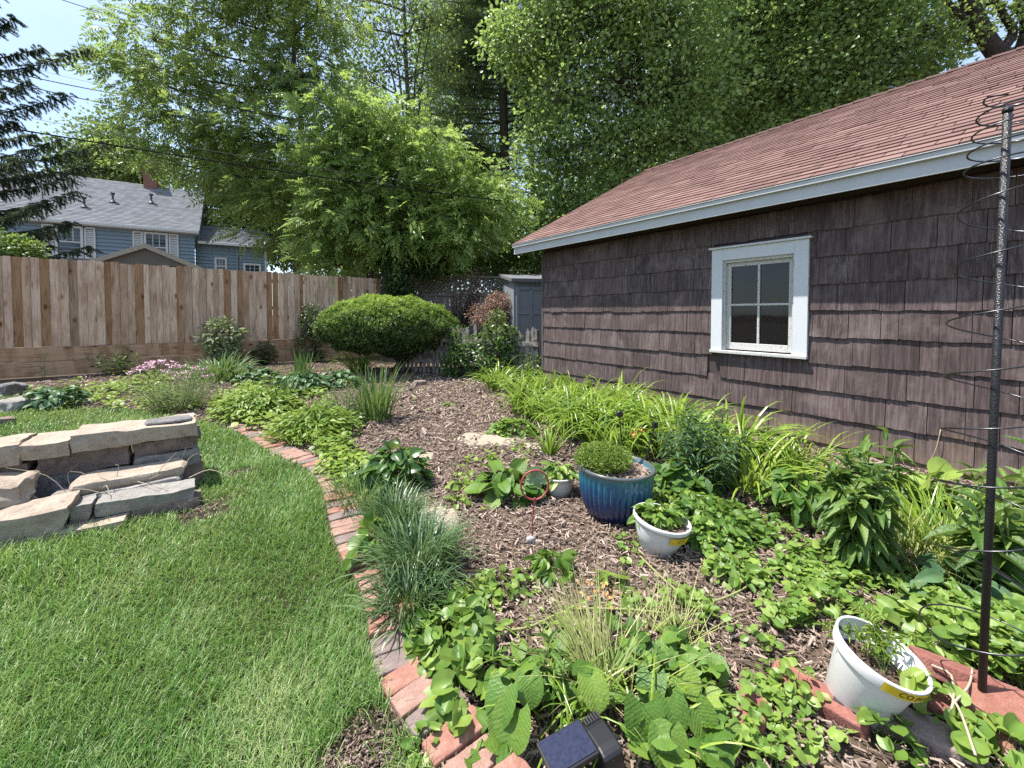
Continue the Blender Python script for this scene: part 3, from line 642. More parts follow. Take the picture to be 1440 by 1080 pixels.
house_window(1.0, 4.05, 5.62, 1.0, .35); house_window(4.3, 4.05, 5.62, 1.0, .35); house_window(-3.0, 4.05, 5.62, 1.0, .35)
house_window(7.1, 3.55, 4.55, .6, .9, False); house_window(8.65, 3.2, 4.3, .9, .9, False)
b = Buf(); b.tube([HP(7.9, .80, 5.2), HP(7.9, .80, 0.2)], .05, 8); b.build('downspout', M_BLUE, hs)
# small gabled porch roof in front of the house
pq = thing('gabled_outbuilding', 'small cream trimmed gable roof just showing above the wooden fence', 'outbuilding', P(205, 400, 16.0) * A(1, 1, 0))
PQ = ORG[pq]; QM = frame(A(.87, .48, 0))
def QP(x, y, z): return PQ + QM @ A(x, y, z)
zt_, zb_ = P(202, 344, 16.0)[2], P(202, 372, 16.0)[2]
b = Buf(); b.put(np.array([QP(-1.5, .15, zb_), QP(1.5, .15, zb_), QP(0, .15, zt_ - .05), QP(-1.5, 3, zb_), QP(1.5, 3, zb_), QP(0, 3, zt_ - .05)]), [(0, 1, 2), (5, 4, 3)]); b.box(QP(0, 1.6, zb_ / 2), (2.9, 2.8, zb_), QM); b.build('wall', plain('cream grey gable', (.21, .205, .185), .8, .2), pq)
b = Buf()
for sd in (-1, 1):
    V = [QP(0, 0, zt_), QP(sd * 1.75, 0, zb_ - .08), QP(sd * 1.75, 3, zb_ - .08), QP(0, 3, zt_)]; V += [p + A(0, 0, .06) for p in V]; b.put(np.array(V), [(0, 1, 2, 3), (4, 5, 6, 7), (0, 1, 5, 4), (1, 2, 6, 5)])
b.build('roof', M_GROOF, pq)
b = Buf()
for sd in (-1, 1):
    V = [QP(0, -.04, zt_ + .05), QP(sd * 1.78, -.04, zb_ - .03), QP(sd * 1.78, -.04, zb_ - .21), QP(0, -.04, zt_ - .13)]; V2 = [p + QM @ A(0, .035, 0) for p in V]; b.put(np.array(V + V2), [(0, 1, 2, 3), (7, 6, 5, 4), (0, 4, 5, 1), (2, 6, 7, 3), (1, 5, 6, 2)])
b.build('gable_trim', plain('cream trim', (.50, .47, .40), .6, .3), pq)

# ------------------------------------------------------------------ overhead wires
M_WIRE = plain('cable', (.008, .008, .009), .95, .05)
M_WIRE2 = plain('grey cable', (.12, .12, .125), .9, .1)
def wire(p0, y0, p1, y1, sag, rad, label, m=M_WIRE):
    a_, c_ = P(*p0, y0), P(*p1, y1); d_ = c_ - a_; a2 = a_ - d_ * .9; c2 = c_ + d_ * .55; pts = []
    for k in range(41):
        t_ = k / 40; q = a2 + (c2 - a2) * t_; tt = (t_ * 2.45 - .9); q = q + A(0, 0, -sag * 4 * (tt * (1 - tt)) if -0.9 <= tt else 0); pts.append(q)
    b = Buf(); b.tube(pts, rad, 5); tag(b.build('overhead_wire', m, None, org=a_, smooth=True), label, 'overhead wire', 'overhead wires above the fence')
wire((0, 178), 8.6, (510, 257), 10.6, .03, .015, 'thickest black overhead cable crossing low in front of the leafy tree')
wire((10, 160), 8.7, (450, 237), 10.8, .03, .0045, 'thin pale overhead wire just above the thickest black cable', M_WIRE2)
wire((0, 98), 14, (152, 130), 17, .03, .016, 'overhead wire against the sky, highest of the close pair beside the spruce')
wire((0, 112), 14, (160, 148), 17, .03, .016, 'overhead wire against the sky, lower of the close pair beside the spruce')
wire((88, 0), 15, (240, 46), 18, .03, .014, 'overhead wire crossing the top left corner of the sky', M_WIRE2)
wire((0, 84), 16, (145, 120), 19, .03, .006, 'faint thin overhead wire behind the close pair of wires', M_WIRE2)
# ------------------------------------------------------------------ trees
M_BARK = bark('brown bark', (0.035, 0.028, 0.022), (0.11, 0.09, 0.07))
M_BARKG = bark('grey bark', (0.05, 0.045, 0.04), (0.17, 0.15, 0.13))
L_HEAV = leafmat('tree of heaven leaf', (0.094, 0.158, 0.041), (0.374, 0.475, 0.137), .55, .4, .5, mid=(0.209, 0.302, 0.079))
L_WAL = leafmat('walnut leaf', (0.101, 0.180, 0.043), (0.403, 0.533, 0.151), .55, .4, .5, mid=(0.230, 0.346, 0.089))
L_LIN = leafmat('linden leaf', (0.105, 0.184, 0.052), (0.455, 0.595, 0.193), .52, .36, .6, mid=(0.245, 0.376, 0.108))
L_FAR = leafmat('far leaf', (0.053, 0.098, 0.030), (0.180, 0.255, 0.068), .4, .6, .2)
L_DKH = leafmat('hedge leaf', (0.042, 0.091, 0.022), (0.168, 0.266, 0.056), .45, .4, .45)
L_PINE = leafmat('pine needle', (0.039, 0.072, 0.036), (0.150, 0.215, 0.111), .25, .5, .3)
L_SPR = leafmat('spruce needle', (0.046, 0.080, 0.052), (0.181, 0.249, 0.157), .2, .5, .3)

def rsph(N, g=rng): return nrm(g.normal(size=(N, 3)))
def limb(b, p0, p1, r0, r1, sag=0.12, n=7, sides=6):
    m = (p0 + p1) / 2 + A(rng.normal() * .15, rng.normal() * .15, -sag * np.linalg.norm(p1 - p0) + .2)
    t = np.linspace(0, 1, n)[:, None]; pts = (1 - t) ** 2 * p0 + 2 * t * (1 - t) * m + t * t * p1
    pts[1:-1] += rng.normal(size=(n - 2, 3)) * .03 * np.linalg.norm(p1 - p0) / n
    b.tube(pts, np.linspace(r0, r1, n), sides, .5); return pts

def clumps(blob, n, shell=.55):
    c, rad = blob; d = rsph(n); rr = (shell + (1 - shell) * rng.random(n)) * (0.85 + .3 * rng.random(n))
    inner = rng.random(n) < .25; rr[inner] *= rng.random(inner.sum()) ** .5
    return c + d * rr[:, None] * rad, d

def leafy_tree(name, label, base, trunk_pts, trunk_r, blobs, ncl, nlv, L, Wd, T, mleaf, mbark, spread=.35, flat=.5, compound=None, group=None, cat='tree', extra=None, density=1.0, tb=0.0):
    root = thing(name, label, cat, base, group); bt = Buf(); bc = Buf()
    tp = spline(trunk_pts, 14); bt.tube(tp, np.linspace(trunk_r, trunk_r * .28, 14), 9, .5)
    for c, rad in blobs:
        c = np.array(c, float); rad = np.array(rad, float); vol = float(np.prod(rad)) ** (1 / 3)
        k = np.argmin(np.linalg.norm(tp - c, axis=1) + np.where(tp[:, 2] > c[2] - .15 * np.linalg.norm(tp[:, :2] - c[:2], axis=1), 3, 0)); n = max(4, int(ncl * density * (vol / 1.2) ** 2))
        lp = limb(bt, tp[k], c, max(.02, trunk_r * .32), .012)
        q, d = clumps((c, rad), n)
        near = lp[rng.integers(3, len(lp), n)]; bt.twigs(near, q, .012, .004)
        # second order sticks out of each clump
        e = q + d * .35 + rsph(n) * .25; bt.twigs(q, e, .005, .002)
        m = nlv; cid = np.repeat(np.arange(n), m); ct = np.clip(rng.normal(.5 + tb, .22, n), 0, 1)
        off = rng.normal(size=(n * m, 3)) * A(spread, spread, spread * flat); pos = q[cid] + off
        tint = np.clip(ct[cid] + rng.normal(0, .16, n * m), 0, 1)
        out = nrm(nrm(off + 1e-6) * .8 + d[cid] * .6 + rsph(n * m) * .6 + A(0, 0, -.25))
        up = nrm(A(0, 0, 1) * .42 + rsph(n * m) * .85 + d[cid] * .55)
        if compound is None: bc.leaves(T, pos, out, up, L * rng.uniform(.7, 1.25, n * m), Wd * rng.uniform(.75, 1.2, n * m), tint)
        else:
            pairs, rl = compound; out[:, 2] *= .6; out = nrm(out); up2 = up - out * (up * out).sum(1, keepdims=True); up2 = nrm(up2); sd = np.cross(out, up2)
            rl_ = rl * rng.uniform(.7, 1.2, n * m)
            for j in range(pairs * 2 + 1):
                term = j == pairs * 2; tt = 1.0 if term else .22 + .75 * (j // 2) / pairs; s_ = 0 if term else (1 if j % 2 else -1)
                pp = pos + out * (rl_ * tt)[:, None] - A(0, 0, 1) * (rl_ * .35 * tt * tt)[:, None]
                dd = nrm(out * (1.0 if term else .45) + sd * s_ * .9 - A(0, 0, .25) + rsph(n * m) * .12)
                bc.leaves(T, pp, dd, up2 + rsph(n * m) * .2, L * rng.uniform(.8, 1.15, n * m), Wd, np.clip(tint + rng.normal(0, .07, n * m), 0, 1))
    bt.build('trunk', mbark, root, smooth=True); bc.build('crown', mleaf, root); return root
def BL(px, py, r_, Y, ry=None, rd=None):     # a blob of crown: picture place, radius in picture pixels, distance
    k = Y / F; return (P(px, py, Y), A(r_ * k, (rd or r_) * k, (ry or r_) * k))
def gnd(px, Y): return P(px, 600, Y) * A(1, 1, 0)
def TR(pp, Y): return [gnd(pp[0][0], Y)] + [P(x, y, Y) for x, y in pp]

OL = [0]
# tall tree of heaven on the left
Y = 14.0
leafy_tree('leafy_tree', 'tall airy tree with feathery compound leaves, left of centre behind the wooden fence', gnd(418, Y), TR([(418, 330), (424, 190), (412, 60), (420, -60)], Y), .13,
    [BL(215, 55, 54, Y, ry=40), BL(290, 15, 56, Y, ry=44), BL(370, 20, 62, Y, ry=50), BL(450, 10, 56, Y), BL(200, 105, 44, Y, ry=26), BL(265, 115, 58, Y, ry=36), BL(345, 105, 60, Y, ry=40), BL(425, 105, 60, Y, ry=48), BL(240, 172, 56, Y, ry=34),
     BL(320, 185, 60, Y, ry=40), BL(390, 195, 56, Y, ry=44), BL(285, 232, 44, Y, ry=26), BL(350, 262, 52, Y, ry=36), BL(410, 285, 52, Y, ry=40), BL(440, 240, 46, Y), BL(165, 75, 26, Y, ry=14), BL(375, 330, 32, Y, ry=26), BL(340, -60, 90, Y), BL(200, 215, 34, Y, ry=16)],
    34, 8, .165, .056, DIAM, L_HEAV, M_BARK, .30, .6, (5, .42))
# lighter walnut in front
Y = 12.9
leafy_tree('leafy_tree', 'lower bright green tree with drooping compound leaves over the end of the wooden fence', gnd(520, Y), TR([(520, 400), (540, 320), (560, 240), (570, 190)], Y), .09,
    [BL(480, 165, 48, Y, ry=42), BL(545, 180, 50, Y, ry=40), BL(470, 235, 50, Y), BL(540, 250, 60, Y), BL(610, 225, 50, Y, ry=38), BL(655, 255, 42, Y, ry=34), BL(500, 310, 58, Y), BL(580, 310, 60, Y), BL(655, 305, 48, Y), BL(455, 330, 40, Y, ry=34),
     BL(470, 372, 36, Y, ry=18), BL(700, 285, 34, Y, ry=28), BL(640, 338, 44, Y, ry=22), BL(560, 340, 46, Y, ry=24)],
    50, 9, .165, .058, DIAM, L_WAL, M_BARK, .30, .6, (5, .40), tb=.12)
# sparse bare-stemmed tree behind
Y = 17.5
leafy_tree('leafy_tree', 'thin sparse tree of bare upright stems with sky showing through, near top centre', gnd(575, Y), TR([(575, 300), (574, 160), (570, 60), (566, -60)], Y), .15,
    [BL(505, 40, 50, Y), BL(560, 60, 36, Y), BL(520, 110, 36, Y, ry=26), BL(600, 40, 36, Y), BL(590, 120, 30, Y), BL(480, -10, 50, Y), BL(560, -40, 60, Y), BL(620, 90, 26, Y), BL(545, 95, 34, Y, ry=24), BL(580, 15, 34, Y), BL(610, 150, 34, Y, ry=22)],
    44, 14, .15, .085, OVAL, L_HEAV, M_BARKG, .36, .6)
bs = Buf()
for x0, x1, yb, yt in [(595, 612, 190, 0), (560, 540, 180, 10), (585, 600, 165, 20), (548, 500, 150, 40), (575, 640, 170, 60)]:
    bs.tube(spline([P(578, 230, Y), P((x0 + 578) / 2, (yb + 230) / 2 - 20, Y), P(x0, (yb + yt) / 2, Y), P(x1, yt, Y)], 9), np.linspace(.06, .02, 9), 6)
sp_ = [o for o in COL.objects if o.name.startswith('leafy_tree')][-1]; bs.build('limb', M_BARKG, sp_, smooth=True)

# big broad linden trees behind the garage
Y = 15.5
bl = [(760, 40, 70), (850, 30, 80), (930, 40, 80), (790, 130, 66), (870, 120, 76), (960, 120, 76), (760, 210, 48), (820, 200, 60), (900, 205, 56), (800, 270, 48), (870, 265, 50), (770, 320, 44), (960, 195, 50), (840, 310, 44), (740, 270, 32), (900, -40, 110), (715, 60, 40), (785, -30, 80)]
leafy_tree('broadleaf_tree', 'dense broad tree with small rounded leaves rising between the pine and the garage ridge', gnd(900, Y), TR([(900, 400), (905, 250), (900, 120), (890, 0)], Y), .22,
    [BL(x, y, r_, Y, rd=r_ * 1.1) for x, y, r_ in bl], 66, 15, .15, .125, OVAL, L_LIN, M_BARKG, .29, .65)
Y = 17.0
bl = [(1030, 40, 84), (1120, 30, 84), (1210, 30, 80), (1300, 50, 60), (1020, 130, 70), (1100, 120, 76), (1190, 110, 70), (1270, 110, 50), (1040, 200, 60), (1120, 180, 60), (1200, 160, 50), (970, 240, 50), (1330, 25, 40), (1060, -50, 100), (1200, -50, 110), (1320, 90, 26)]
leafy_tree('broadleaf_tree', 'dense broad tree with small rounded leaves directly above the garage ridge, right of centre', gnd(1110, Y), TR([(1110, 400), (1115, 250), (1125, 120), (1130, 0)], Y), .24,
    [BL(x, y, r_, Y, rd=r_ * 1.1) for x, y, r_ in bl], 62, 15, .155, .13, OVAL, L_LIN, M_BARKG, .30, .65, tb=-.02)

# oak leaning over the roof at the far right
Y = 14.0
rt = thing('gnarled_tree', 'gnarled thick trunk and limbs behind the garage roof at the top right corner', 'tree', gnd(1470, Y))
b = Buf(); tr_ = spline([gnd(1490, Y), P(1480, 250, Y), P(1440, 105, Y), P(1400, 72, Y), P(1375, 30, Y), P(1350, -30, Y)], 16); b.tube(tr_, np.linspace(.34, .2, 16), 9)
b.tube(spline([P(1425, 92, Y), P(1445, 40, Y), P(1430, -20, Y)], 8), np.linspace(.2, .14, 8), 8); b.tube(spline([P(1405, 75, Y), P(1425, 45, Y), P(1410, 20, Y), P(1395, -20, Y)], 9), np.linspace(.16, .06, 9), 7); b.tube(spline([P(1380, 35, Y), P(1350, 20, Y), P(1325, -10, Y)], 9), np.linspace(.12, .04, 9), 7)
c = Buf()
for x, y, r_ in [(1350, 18, 30), (1392, 5, 34), (1428, 14, 30), (1335, -30, 50), (1440, 50, 20), (1420, -40, 60), (1362, 55, 12)]:
    cc, rad = BL(x, y, r_, Y); q, d = clumps((cc, rad), 16); b.twigs(np.repeat(cc[None], 16, 0), q, .02, .006); n_ = 16 * 15; cid = np.repeat(np.arange(16), 15)
    c.leaves(OVAL, q[cid] + rng.normal(size=(n_, 3)) * .25, rsph(n_) + A(0, 0, -.3), A(0, 0, 1) + rsph(n_) * .7, .13, .08, rng.random(n_))
b.build('trunk', bark('dark oak bark', (.02, .016, .014), (.10, .085, .075)), rt, smooth=True); c.build('crown', L_HEAV, rt)

# white pine between the two
Y = 19.5
rt = thing('pine_tree', 'dark pine with level limbs and drooping needle tufts standing behind the bright green tree', 'tree', gnd(712, Y)); b = Buf(); c = Buf()
tp = spline([gnd(712, Y), P(712, 320, Y), P(708, 160, Y), P(704, 20, Y), P(700, -90, Y)], 24); b.tube(tp, np.linspace(.3, .1, 24), 9)
b.tube(spline([gnd(768, Y + 1), P(752, 320, Y + 1), P(747, 180, Y + 1), P(750, 60, Y + 1)], 12), np.linspace(.16, .07, 12), 7)
for k in range(74):
    y0 = rng.uniform(-70, 250); side = rng.choice([-1, 1]); ln = rng.uniform(50, 130) * (1 if y0 > 20 else .75); p0 = P(706, y0, Y); x1 = 706 + side * ln
    p1 = P(x1, y0 - rng.uniform(-5, 35), Y + rng.uniform(-1.8, 1.8)); lp = limb(b, p0, p1, .05, .012, .06, 8, 5)
    for i in range(2, 8):
        for _ in range(9):
            q = lp[i] + rng.normal(size=3) * A(.34, .4, .20); b.twigs([lp[i]], [q], .008, .004); m = 30
            dd = nrm(rsph(m) + A(side * .5, 0, .35)); c.blades(np.repeat(q[None], m, 0) + rng.normal(size=(m, 3)) * .10, np.arctan2(dd[:, 1], dd[:, 0]), np.arcsin(np.clip(dd[:, 2], -1, 1)), .5, rng.uniform(.15, .27, m), .030, 1, np.clip(rng.normal(.45, .22, m), 0, 1))
b.build('trunk', M_BARK, rt, smooth=True); c.build('needles', L_PINE, rt)

# far trees closing the horizon
def fartree(label, px, Y, bls, m=L_FAR, nm='distant_tree', L=.24):
    leafy_tree(nm, label, gnd(px, Y), TR([(px, 400), (px + 4, 300), (px, 200)], Y), .2, [BL(*q, Y) for q in bls], 44, 14, L, L * .75, OVAL, m, M_BARK, .55, .7, None, 'trees beyond the neighbouring gardens')
fartree('distant yellow green tree showing between the spruce and the blue house roof', 165, 34, [(120, 215, 36), (165, 200, 44), (190, 235, 40), (150, 245, 30), (215, 240, 30), (100, 240, 24)])
fartree('distant tree filling in behind the tall feathery leaved tree', 330, 30, [(330, 250, 70), (400, 280, 70), (280, 300, 40), (420, 340, 50), (350, 330, 50), (460, 300, 60)])
fartree('distant tree low behind the lattice fence and the bright green tree', 580, 26, [(540, 330, 60), (600, 300, 60), (660, 330, 60), (500, 380, 50), (700, 370, 50), (610, 380, 60)])
fartree('distant tree closing the gap behind the pine and the thin sparse tree', 640, 31, [(600, 180, 50), (660, 120, 50), (690, 220, 50), (620, 60, 46), (720, 60, 50), (540, 200, 46), (640, 250, 60), (740, 150, 46), (670, 10, 44), (500, 130, 36)], L_LIN)
fartree('distant tree behind the storage shed and the garage corner', 800, 27, [(740, 340, 50), (800, 300, 60), (760, 400, 50), (850, 330, 60), (820, 390, 50), (900, 300, 60), (860, 230, 50)], L_LIN)
fartree('distant tree hidden mostly by the dense broad trees above the garage', 1010, 30, [(960, 200, 70), (1040, 150, 80), (1120, 120, 80), (1000, 100, 80), (1180, 60, 80), (1080, 210, 60)], L_LIN)

# spruce at the left edge
Y = 11.6
rt = thing('spruce_tree', 'dark spruce with hanging branchlets reaching in at the left edge above the fence', 'tree', gnd(-85, Y)); b = Buf(); c = Buf()
b.tube([gnd(-85, Y), P(-85, 200, Y), P(-85, -160, Y)], [.24, .18, .08], 9)
def spruce_branch(p0, p1, drop, dens=1.0):
    n_ = 12; t_ = np.linspace(0, 1, n_)[:, None]; pts = p0 + (p1 - p0) * t_; pts[:, 2] -= (np.sin(t_[:, 0] * math.pi) * .07 * np.linalg.norm(p1 - p0)); b.tube(pts, np.linspace(.035, .008, n_), 5)
    ax = nrm(p1 - p0); sd = nrm(np.cross(ax, A(0, 0, 1)))
    for i in range(3, n_):
        for k in range(int(3 * dens) + 1):
            s_ = rng.choice([-1, 1]); hang = rng.random() < .52
            st = pts[i] + (pts[i] - pts[i - 1]) * rng.random(); dirn = nrm(ax * .35 + sd * s_ * (rng.uniform(.1, .5) if hang else .9) - A(0, 0, 1.1 if hang else .15) + rng.normal(size=3) * .12)
            ln = (rng.uniform(.10, .30) * drop if hang else rng.uniform(.15, .38)); sg = 5; prev = st
            for j in range(sg):
                nx = prev + dirn * ln / sg; b.twigs([prev], [nx], .006, .004); dirn = nrm(dirn + A(0, 0, -.10)); m = 40
                pp = prev + (nx - prev) * rng.random(m)[:, None]; dd = nrm(rsph(m) + dirn * .9); c.blades(pp, np.arctan2(dd[:, 1], dd[:, 0]), np.arcsin(np.clip(dd[:, 2], -1, 1)), .0, rng.uniform(.035, .065, m), .018, 1, np.clip(rng.normal(.4, .25, m), 0, 1)); prev = nx
for y0, x1, y1, drop, dy in [(95, 106, 72, 1.0, 0), (85, 50, 66, .8, .7), (60, 14, 34, .7, .2), (160, 84, 138, 1.0, 0), (150, 30, 120, 1.0, -.7), (185, 20, 168, 1, .3), (225, 130, 212, 1.1, .2), (220, 70, 200, 1.1, -.8), (245, 110, 238, 1.0, -.3), (255, 60, 235, 1.2, .7), (285, 95, 272, 1.2, -.2), (300, 60, 290, 1.2, .5), (325, 92, 310, 1.1, .1), (320, 50, 325, 1.1, -.6), (355, 112, 345, .8, -.3), (360, 60, 350, .9, .5), (375, 30, 365, .9, 0), (270, 90, 255, 1.1, .5), (310, 40, 300, 1.1, -1), (205, 40, 195, 1, .9), (60, -20, 20, 1, 0), (10, -10, -20, 1, 0), (340, 80, 330, 1, .9), (240, 20, 225, 1, -1)]:
    spruce_branch(P(-85, y0 + rng.uniform(-8, 8), Y), P(x1, y1 + rng.uniform(-6, 6), Y + dy), drop, 4.0)
    if rng.random() < .75: spruce_branch(P(-85, y0 + rng.uniform(-12, 12), Y), P(-170 - x1 * .8, y1 + rng.uniform(-10, 10), Y - dy), drop, 2.0)
for y0, ln in [(-20, 60), (-50, 48), (-80, 40), (-110, 30), (-135, 20)]:
    for sd in (-1, 1): spruce_branch(P(-85, y0, Y), P(-85 + sd * ln, y0 - 6, Y + rng.uniform(-.6, .6)), 1.0, 2.0)
b.build('trunk', M_BARK, rt, smooth=True); c.build('needles', L_SPR, rt)

# shrubs and creepers along the far end
def bush(name, label, base, blobs, n, L, Wd, T, m, spread=.5, cat='shrub', group=None, stems=8, up=.7, flip=False, tint=.5, mb=None):
    root = thing(name, label, cat, base, group); b = Buf(); c = Buf(); base = np.array(base, float)
    for cc, rad in blobs:
        N = int(n); d = rsph(N); rr = (1 - spread * rng.random(N) ** 1.6); lump = 1 + .16 * np.sin(d[:, 0] * 6 + cc[0] * 9) * np.sin(d[:, 2] * 7 + cc[2] * 5) + .08 * rng.normal(size=N)
        p = cc + d * (rr * lump)[:, None] * rad; ok = p[:, 2] > .01; p, d = p[ok], d[ok]; N = len(p)
        c.leaves(T, p, nrm(d + rsph(N) * .8 + A(0, 0, -.15)), nrm(d * .6 + A(0, 0, up) + rsph(N) * .55), L * rng.uniform(.6, 1.3, N), Wd * rng.uniform(.7, 1.2, N), np.clip(rng.normal(tint, .24, N), 0, 1))
        for k in range(stems):
            q = cc + rsph(1)[0] * rad * .6; b.tube(spline([base + A(rng.normal() * .04, rng.normal() * .04, 0), (base + q) / 2 + rng.normal(size=3) * .05, q], 5), np.linspace(.012, .004, 5), 5)
    if b.n: b.build('stems', mb or M_BARK, root)
    c.build('leaves', m, root); return root
# ------------------------------------------------------------------ the lawn
L_GRASS = leafmat('grass blade', (0.048, 0.120, 0.020), (0.42, 0.48, 0.22), .42, .4, .4, mid=(0.130, 0.280, 0.048))
g = Buf(); xs = [p[0] for p in LAWN]; ys = [p[1] for p in LAWN]
def scatter(poly, dens_fn, n, x0, x1, y0, y1):
    x = rng.uniform(x0, x1, n); y = rng.uniform(y0, y1, n); ok = inpoly(x, y, poly); x, y = x[ok], y[ok]
    k = rng.random(len(x)) < dens_fn(x, y); return x[k], y[k]
def gdens(x, y): d = np.hypot(x, y); return np.clip((1.9 / np.maximum(d, 1.2)) ** 1.5, 0, 1)
x, y = scatter(LAWN, gdens, 1600000, -13.5, 0.3, 0.55, 6.2)
vis = np.abs(x) < y * 1.8 + .8
for hp, hr in ((G(522, 1052), .11), (G(500, 1085), .12), (G(338, 668), .09), (G(285, 722), .16)):          # worn places in the turf
    vis &= ~((np.hypot(x - hp[0], y - hp[1]) < hr * (1 + .3 * vn(x, y, 22, 3))) & (rng.random(len(x)) < .78))
x, y = x[vis], y[vis]; d = np.hypot(x, y); N = len(x)
ti = np.clip(.46 + .17 * vn(x, y, 2.0, 3) + .12 * vn(x, y, 6.0, 5) + rng.normal(0, .23, N) + .22 * np.clip(vn(x, y, 1.3, 21), 0, 1) + .10 * vn(x, y, 13, 33) + .10 * np.clip((x + 1.2) / 1.0, -.6, 1), 0, 1)
dry = rng.random(N) < .09; ti[dry] = rng.uniform(.8, 1, dry.sum())
az = vn(x, y, 3.0, 9) * 2.2 + vn(x, y, 11.0, 19) * 1.5 + rng.normal(0, 1.5, N)
sz = np.clip(d / 2.2, .9, 2.4)
g.blades(np.stack([x, y, np.zeros(N)], 1), az, np.clip(rng.normal(1.12, .28, N), .25, 1.55), rng.uniform(.2, 2.2, N), rng.uniform(.04, .095, N) * (1 + .25 * vn(x, y, 4, 12)), .0029 * sz, 4, ti)
tag(g.build('lawn_grass', L_GRASS), 'short green lawn grass left of the curved brick edging', 'grass', kind='stuff')

# ------------------------------------------------------------------ bark mulch
t = NT('bark mulch'); a = t.attr(); nz = t.noise(t.scale(t.obj(), (30, 30, 30)), 3, 4)
c = t.ramp(a, [(0, (0.10, 0.072, 0.058)), (.45, (0.285, 0.215, 0.175)), (.8, (0.43, 0.345, 0.285)), (1, (0.60, 0.50, 0.41))]); c = t.mix(c, t.mix(c, (.55, .5, .48), 1.0, 'MULTIPLY'), nz)
M_CHIP = t.fin(c, .9, .15)
b = Buf()
def mdens(x, y): d = np.hypot(x, y); return np.clip((2.4 / np.maximum(d, 1.2)) ** 1.25, 0, 1) * np.where((y > 4.6) & (x < -2.1 * 1), .7, 1)
x, y = scatter(MULCH, mdens, 520000, -9, 4, 0.6, 11); vis = np.abs(x) < y * 1.32 + .4; x, y = x[vis], y[vis]; N = len(x); d = np.hypot(x, y)
ex = [(hp_[0] + rng.normal() * .06, hp_[1] + rng.normal() * .06) for hp_ in (G(522, 1052), G(500, 1085)) for _ in range(420)] + [(hp_[0] + rng.normal() * .06, hp_[1] + rng.normal() * .06) for hp_ in (G(338, 668), G(285, 722)) for _ in range(200)]
x = np.concatenate([x, [q_[0] for q_ in ex]]); y = np.concatenate([y, [q_[1] for q_ in ex]]); N = len(x); d = np.hypot(x, y); small = np.arange(N) >= N - len(ex)
L = rng.gamma(2.4, .0066, N) * np.clip(d / 2.6, .85, 2.3) + .012; Wd = L * rng.uniform(.12, .30, N); L = np.where(small, L * .45, L); Wd = np.where(small, L * .4, Wd); H = Wd * rng.uniform(.3, .7, N)
az = rng.uniform(0, 6.283, N); tilt = rng.normal(0, .22, N); roll = rng.normal(0, .5, N)
u = np.stack([np.cos(az) * np.cos(tilt), np.sin(az) * np.cos(tilt), np.sin(tilt)], 1); v = np.stack([-np.sin(az), np.cos(az), np.sin(roll) * .6], 1); v = nrm(v - u * (u * v).sum(1, keepdims=True)); ww = np.cross(u, v)
cen = np.stack([x, y, .004 + rng.random(N) ** 1.5 * .022 + np.abs(np.sin(tilt)) * L * .4], 1)
cub = np.array([(-1, -1, -1), (-1, 1, -1), (1, -.7, -1), (1, .6, -1), (-.92, -.8, 1), (-.95, .9, 1), (.9, -.5, 1), (.95, .5, 1)]) * .5
V = cen[:, None] + u[:, None] * (cub[None, :, 0] * L[:, None])[..., None] + v[:, None] * (cub[None, :, 1] * Wd[:, None])[..., None] + ww[:, None] * (cub[None, :, 2] * H[:, None])[..., None]
fl = np.array([(4, 6, 7, 5), (0, 2, 6, 4), (2, 3, 7, 6), (3, 1, 5, 7), (1, 0, 4, 5)])
b.put(V.reshape(-1, 3), (fl[None] + (np.arange(N) * 8)[:, None, None]).reshape(-1, 4), np.repeat(np.clip(rng.normal(.52, .27, N) - .3 * small, 0, 1), 8))
tag(b.build('bark_mulch', M_CHIP), 'brown shredded bark mulch covering the garden bed', 'mulch', kind='stuff')

# ------------------------------------------------------------------ brick edging, every brick a thing
def brickmat(name, c1, c2, c3):
    t = NT(name); o = t.obj(); n1 = t.noise(o, 26, 8, .7); n2 = t.noise(o, 160, 4)
    c = t.ramp(n1, [(.3, c1), (.52, c2), (.72, c3)]); c = t.mix(c, tuple(x * .45 for x in c1), t.n('ShaderNodeMapRange', {0: n2, 1: .6, 2: .75, 4: .8}).outputs[0])
    t.bump(t.math('ADD', n2, n1), .8, .005); return t.fin(c, .92, .12)
BRK = [('red', brickmat('red brick', (.235, .105, .078), (.305, .155, .12), (.37, .22, .18))), ('dusky purple grey', brickmat('purple grey brick', (.15, .112, .105), (.205, .158, .147), (.26, .21, .19))), ('faded pink', brickmat('pink brick', (.24, .135, .108), (.31, .19, .155), (.36, .25, .21)))]
def brick(c, az, size, m, label, tiltx=0, tilty=0, group=None, name='brick', bev=.006):
    M = rotz(az) @ np.array(Matrix.Rotation(tiltx, 3, 'X') @ Matrix.Rotation(tilty, 3, 'Y')); b = Buf(); n = 7
    L_, W_, H_ = size; V = []; f = []
    for i in range(n):                                      # rounded, slightly chipped block
        for q in ((-1, -1), (1, -1), (1, 1), (-1, 1)):
            e = .93 if i in (0, n - 1) else 1.0
            V.append(M @ A((-1 + 2 * i / (n - 1)) * L_ / 2, q[0] * W_ / 2 * e * rng.uniform(.965, 1.0), q[1] * H_ / 2 * (e if q[1] > 0 else 1) * rng.uniform(.97, 1.0)))
    for i in range(n - 1):
        for j in range(4): f.append((4 * i + j, 4 * i + (j + 1) % 4, 4 * i + 4 + (j + 1) % 4, 4 * i + 4 + j))
    f += [(3, 2, 1, 0), tuple(4 * (n - 1) + j for j in range(4))]
    b.put(np.array(V) + c, f); o = b.build(name, m, None, org=c, bevel=bev)
    return tag(o, label, 'brick', group)
seg = np.concatenate([[0], np.cumsum(np.linalg.norm(np.diff(edge_s, axis=0), axis=1))]); tot = seg[-1]
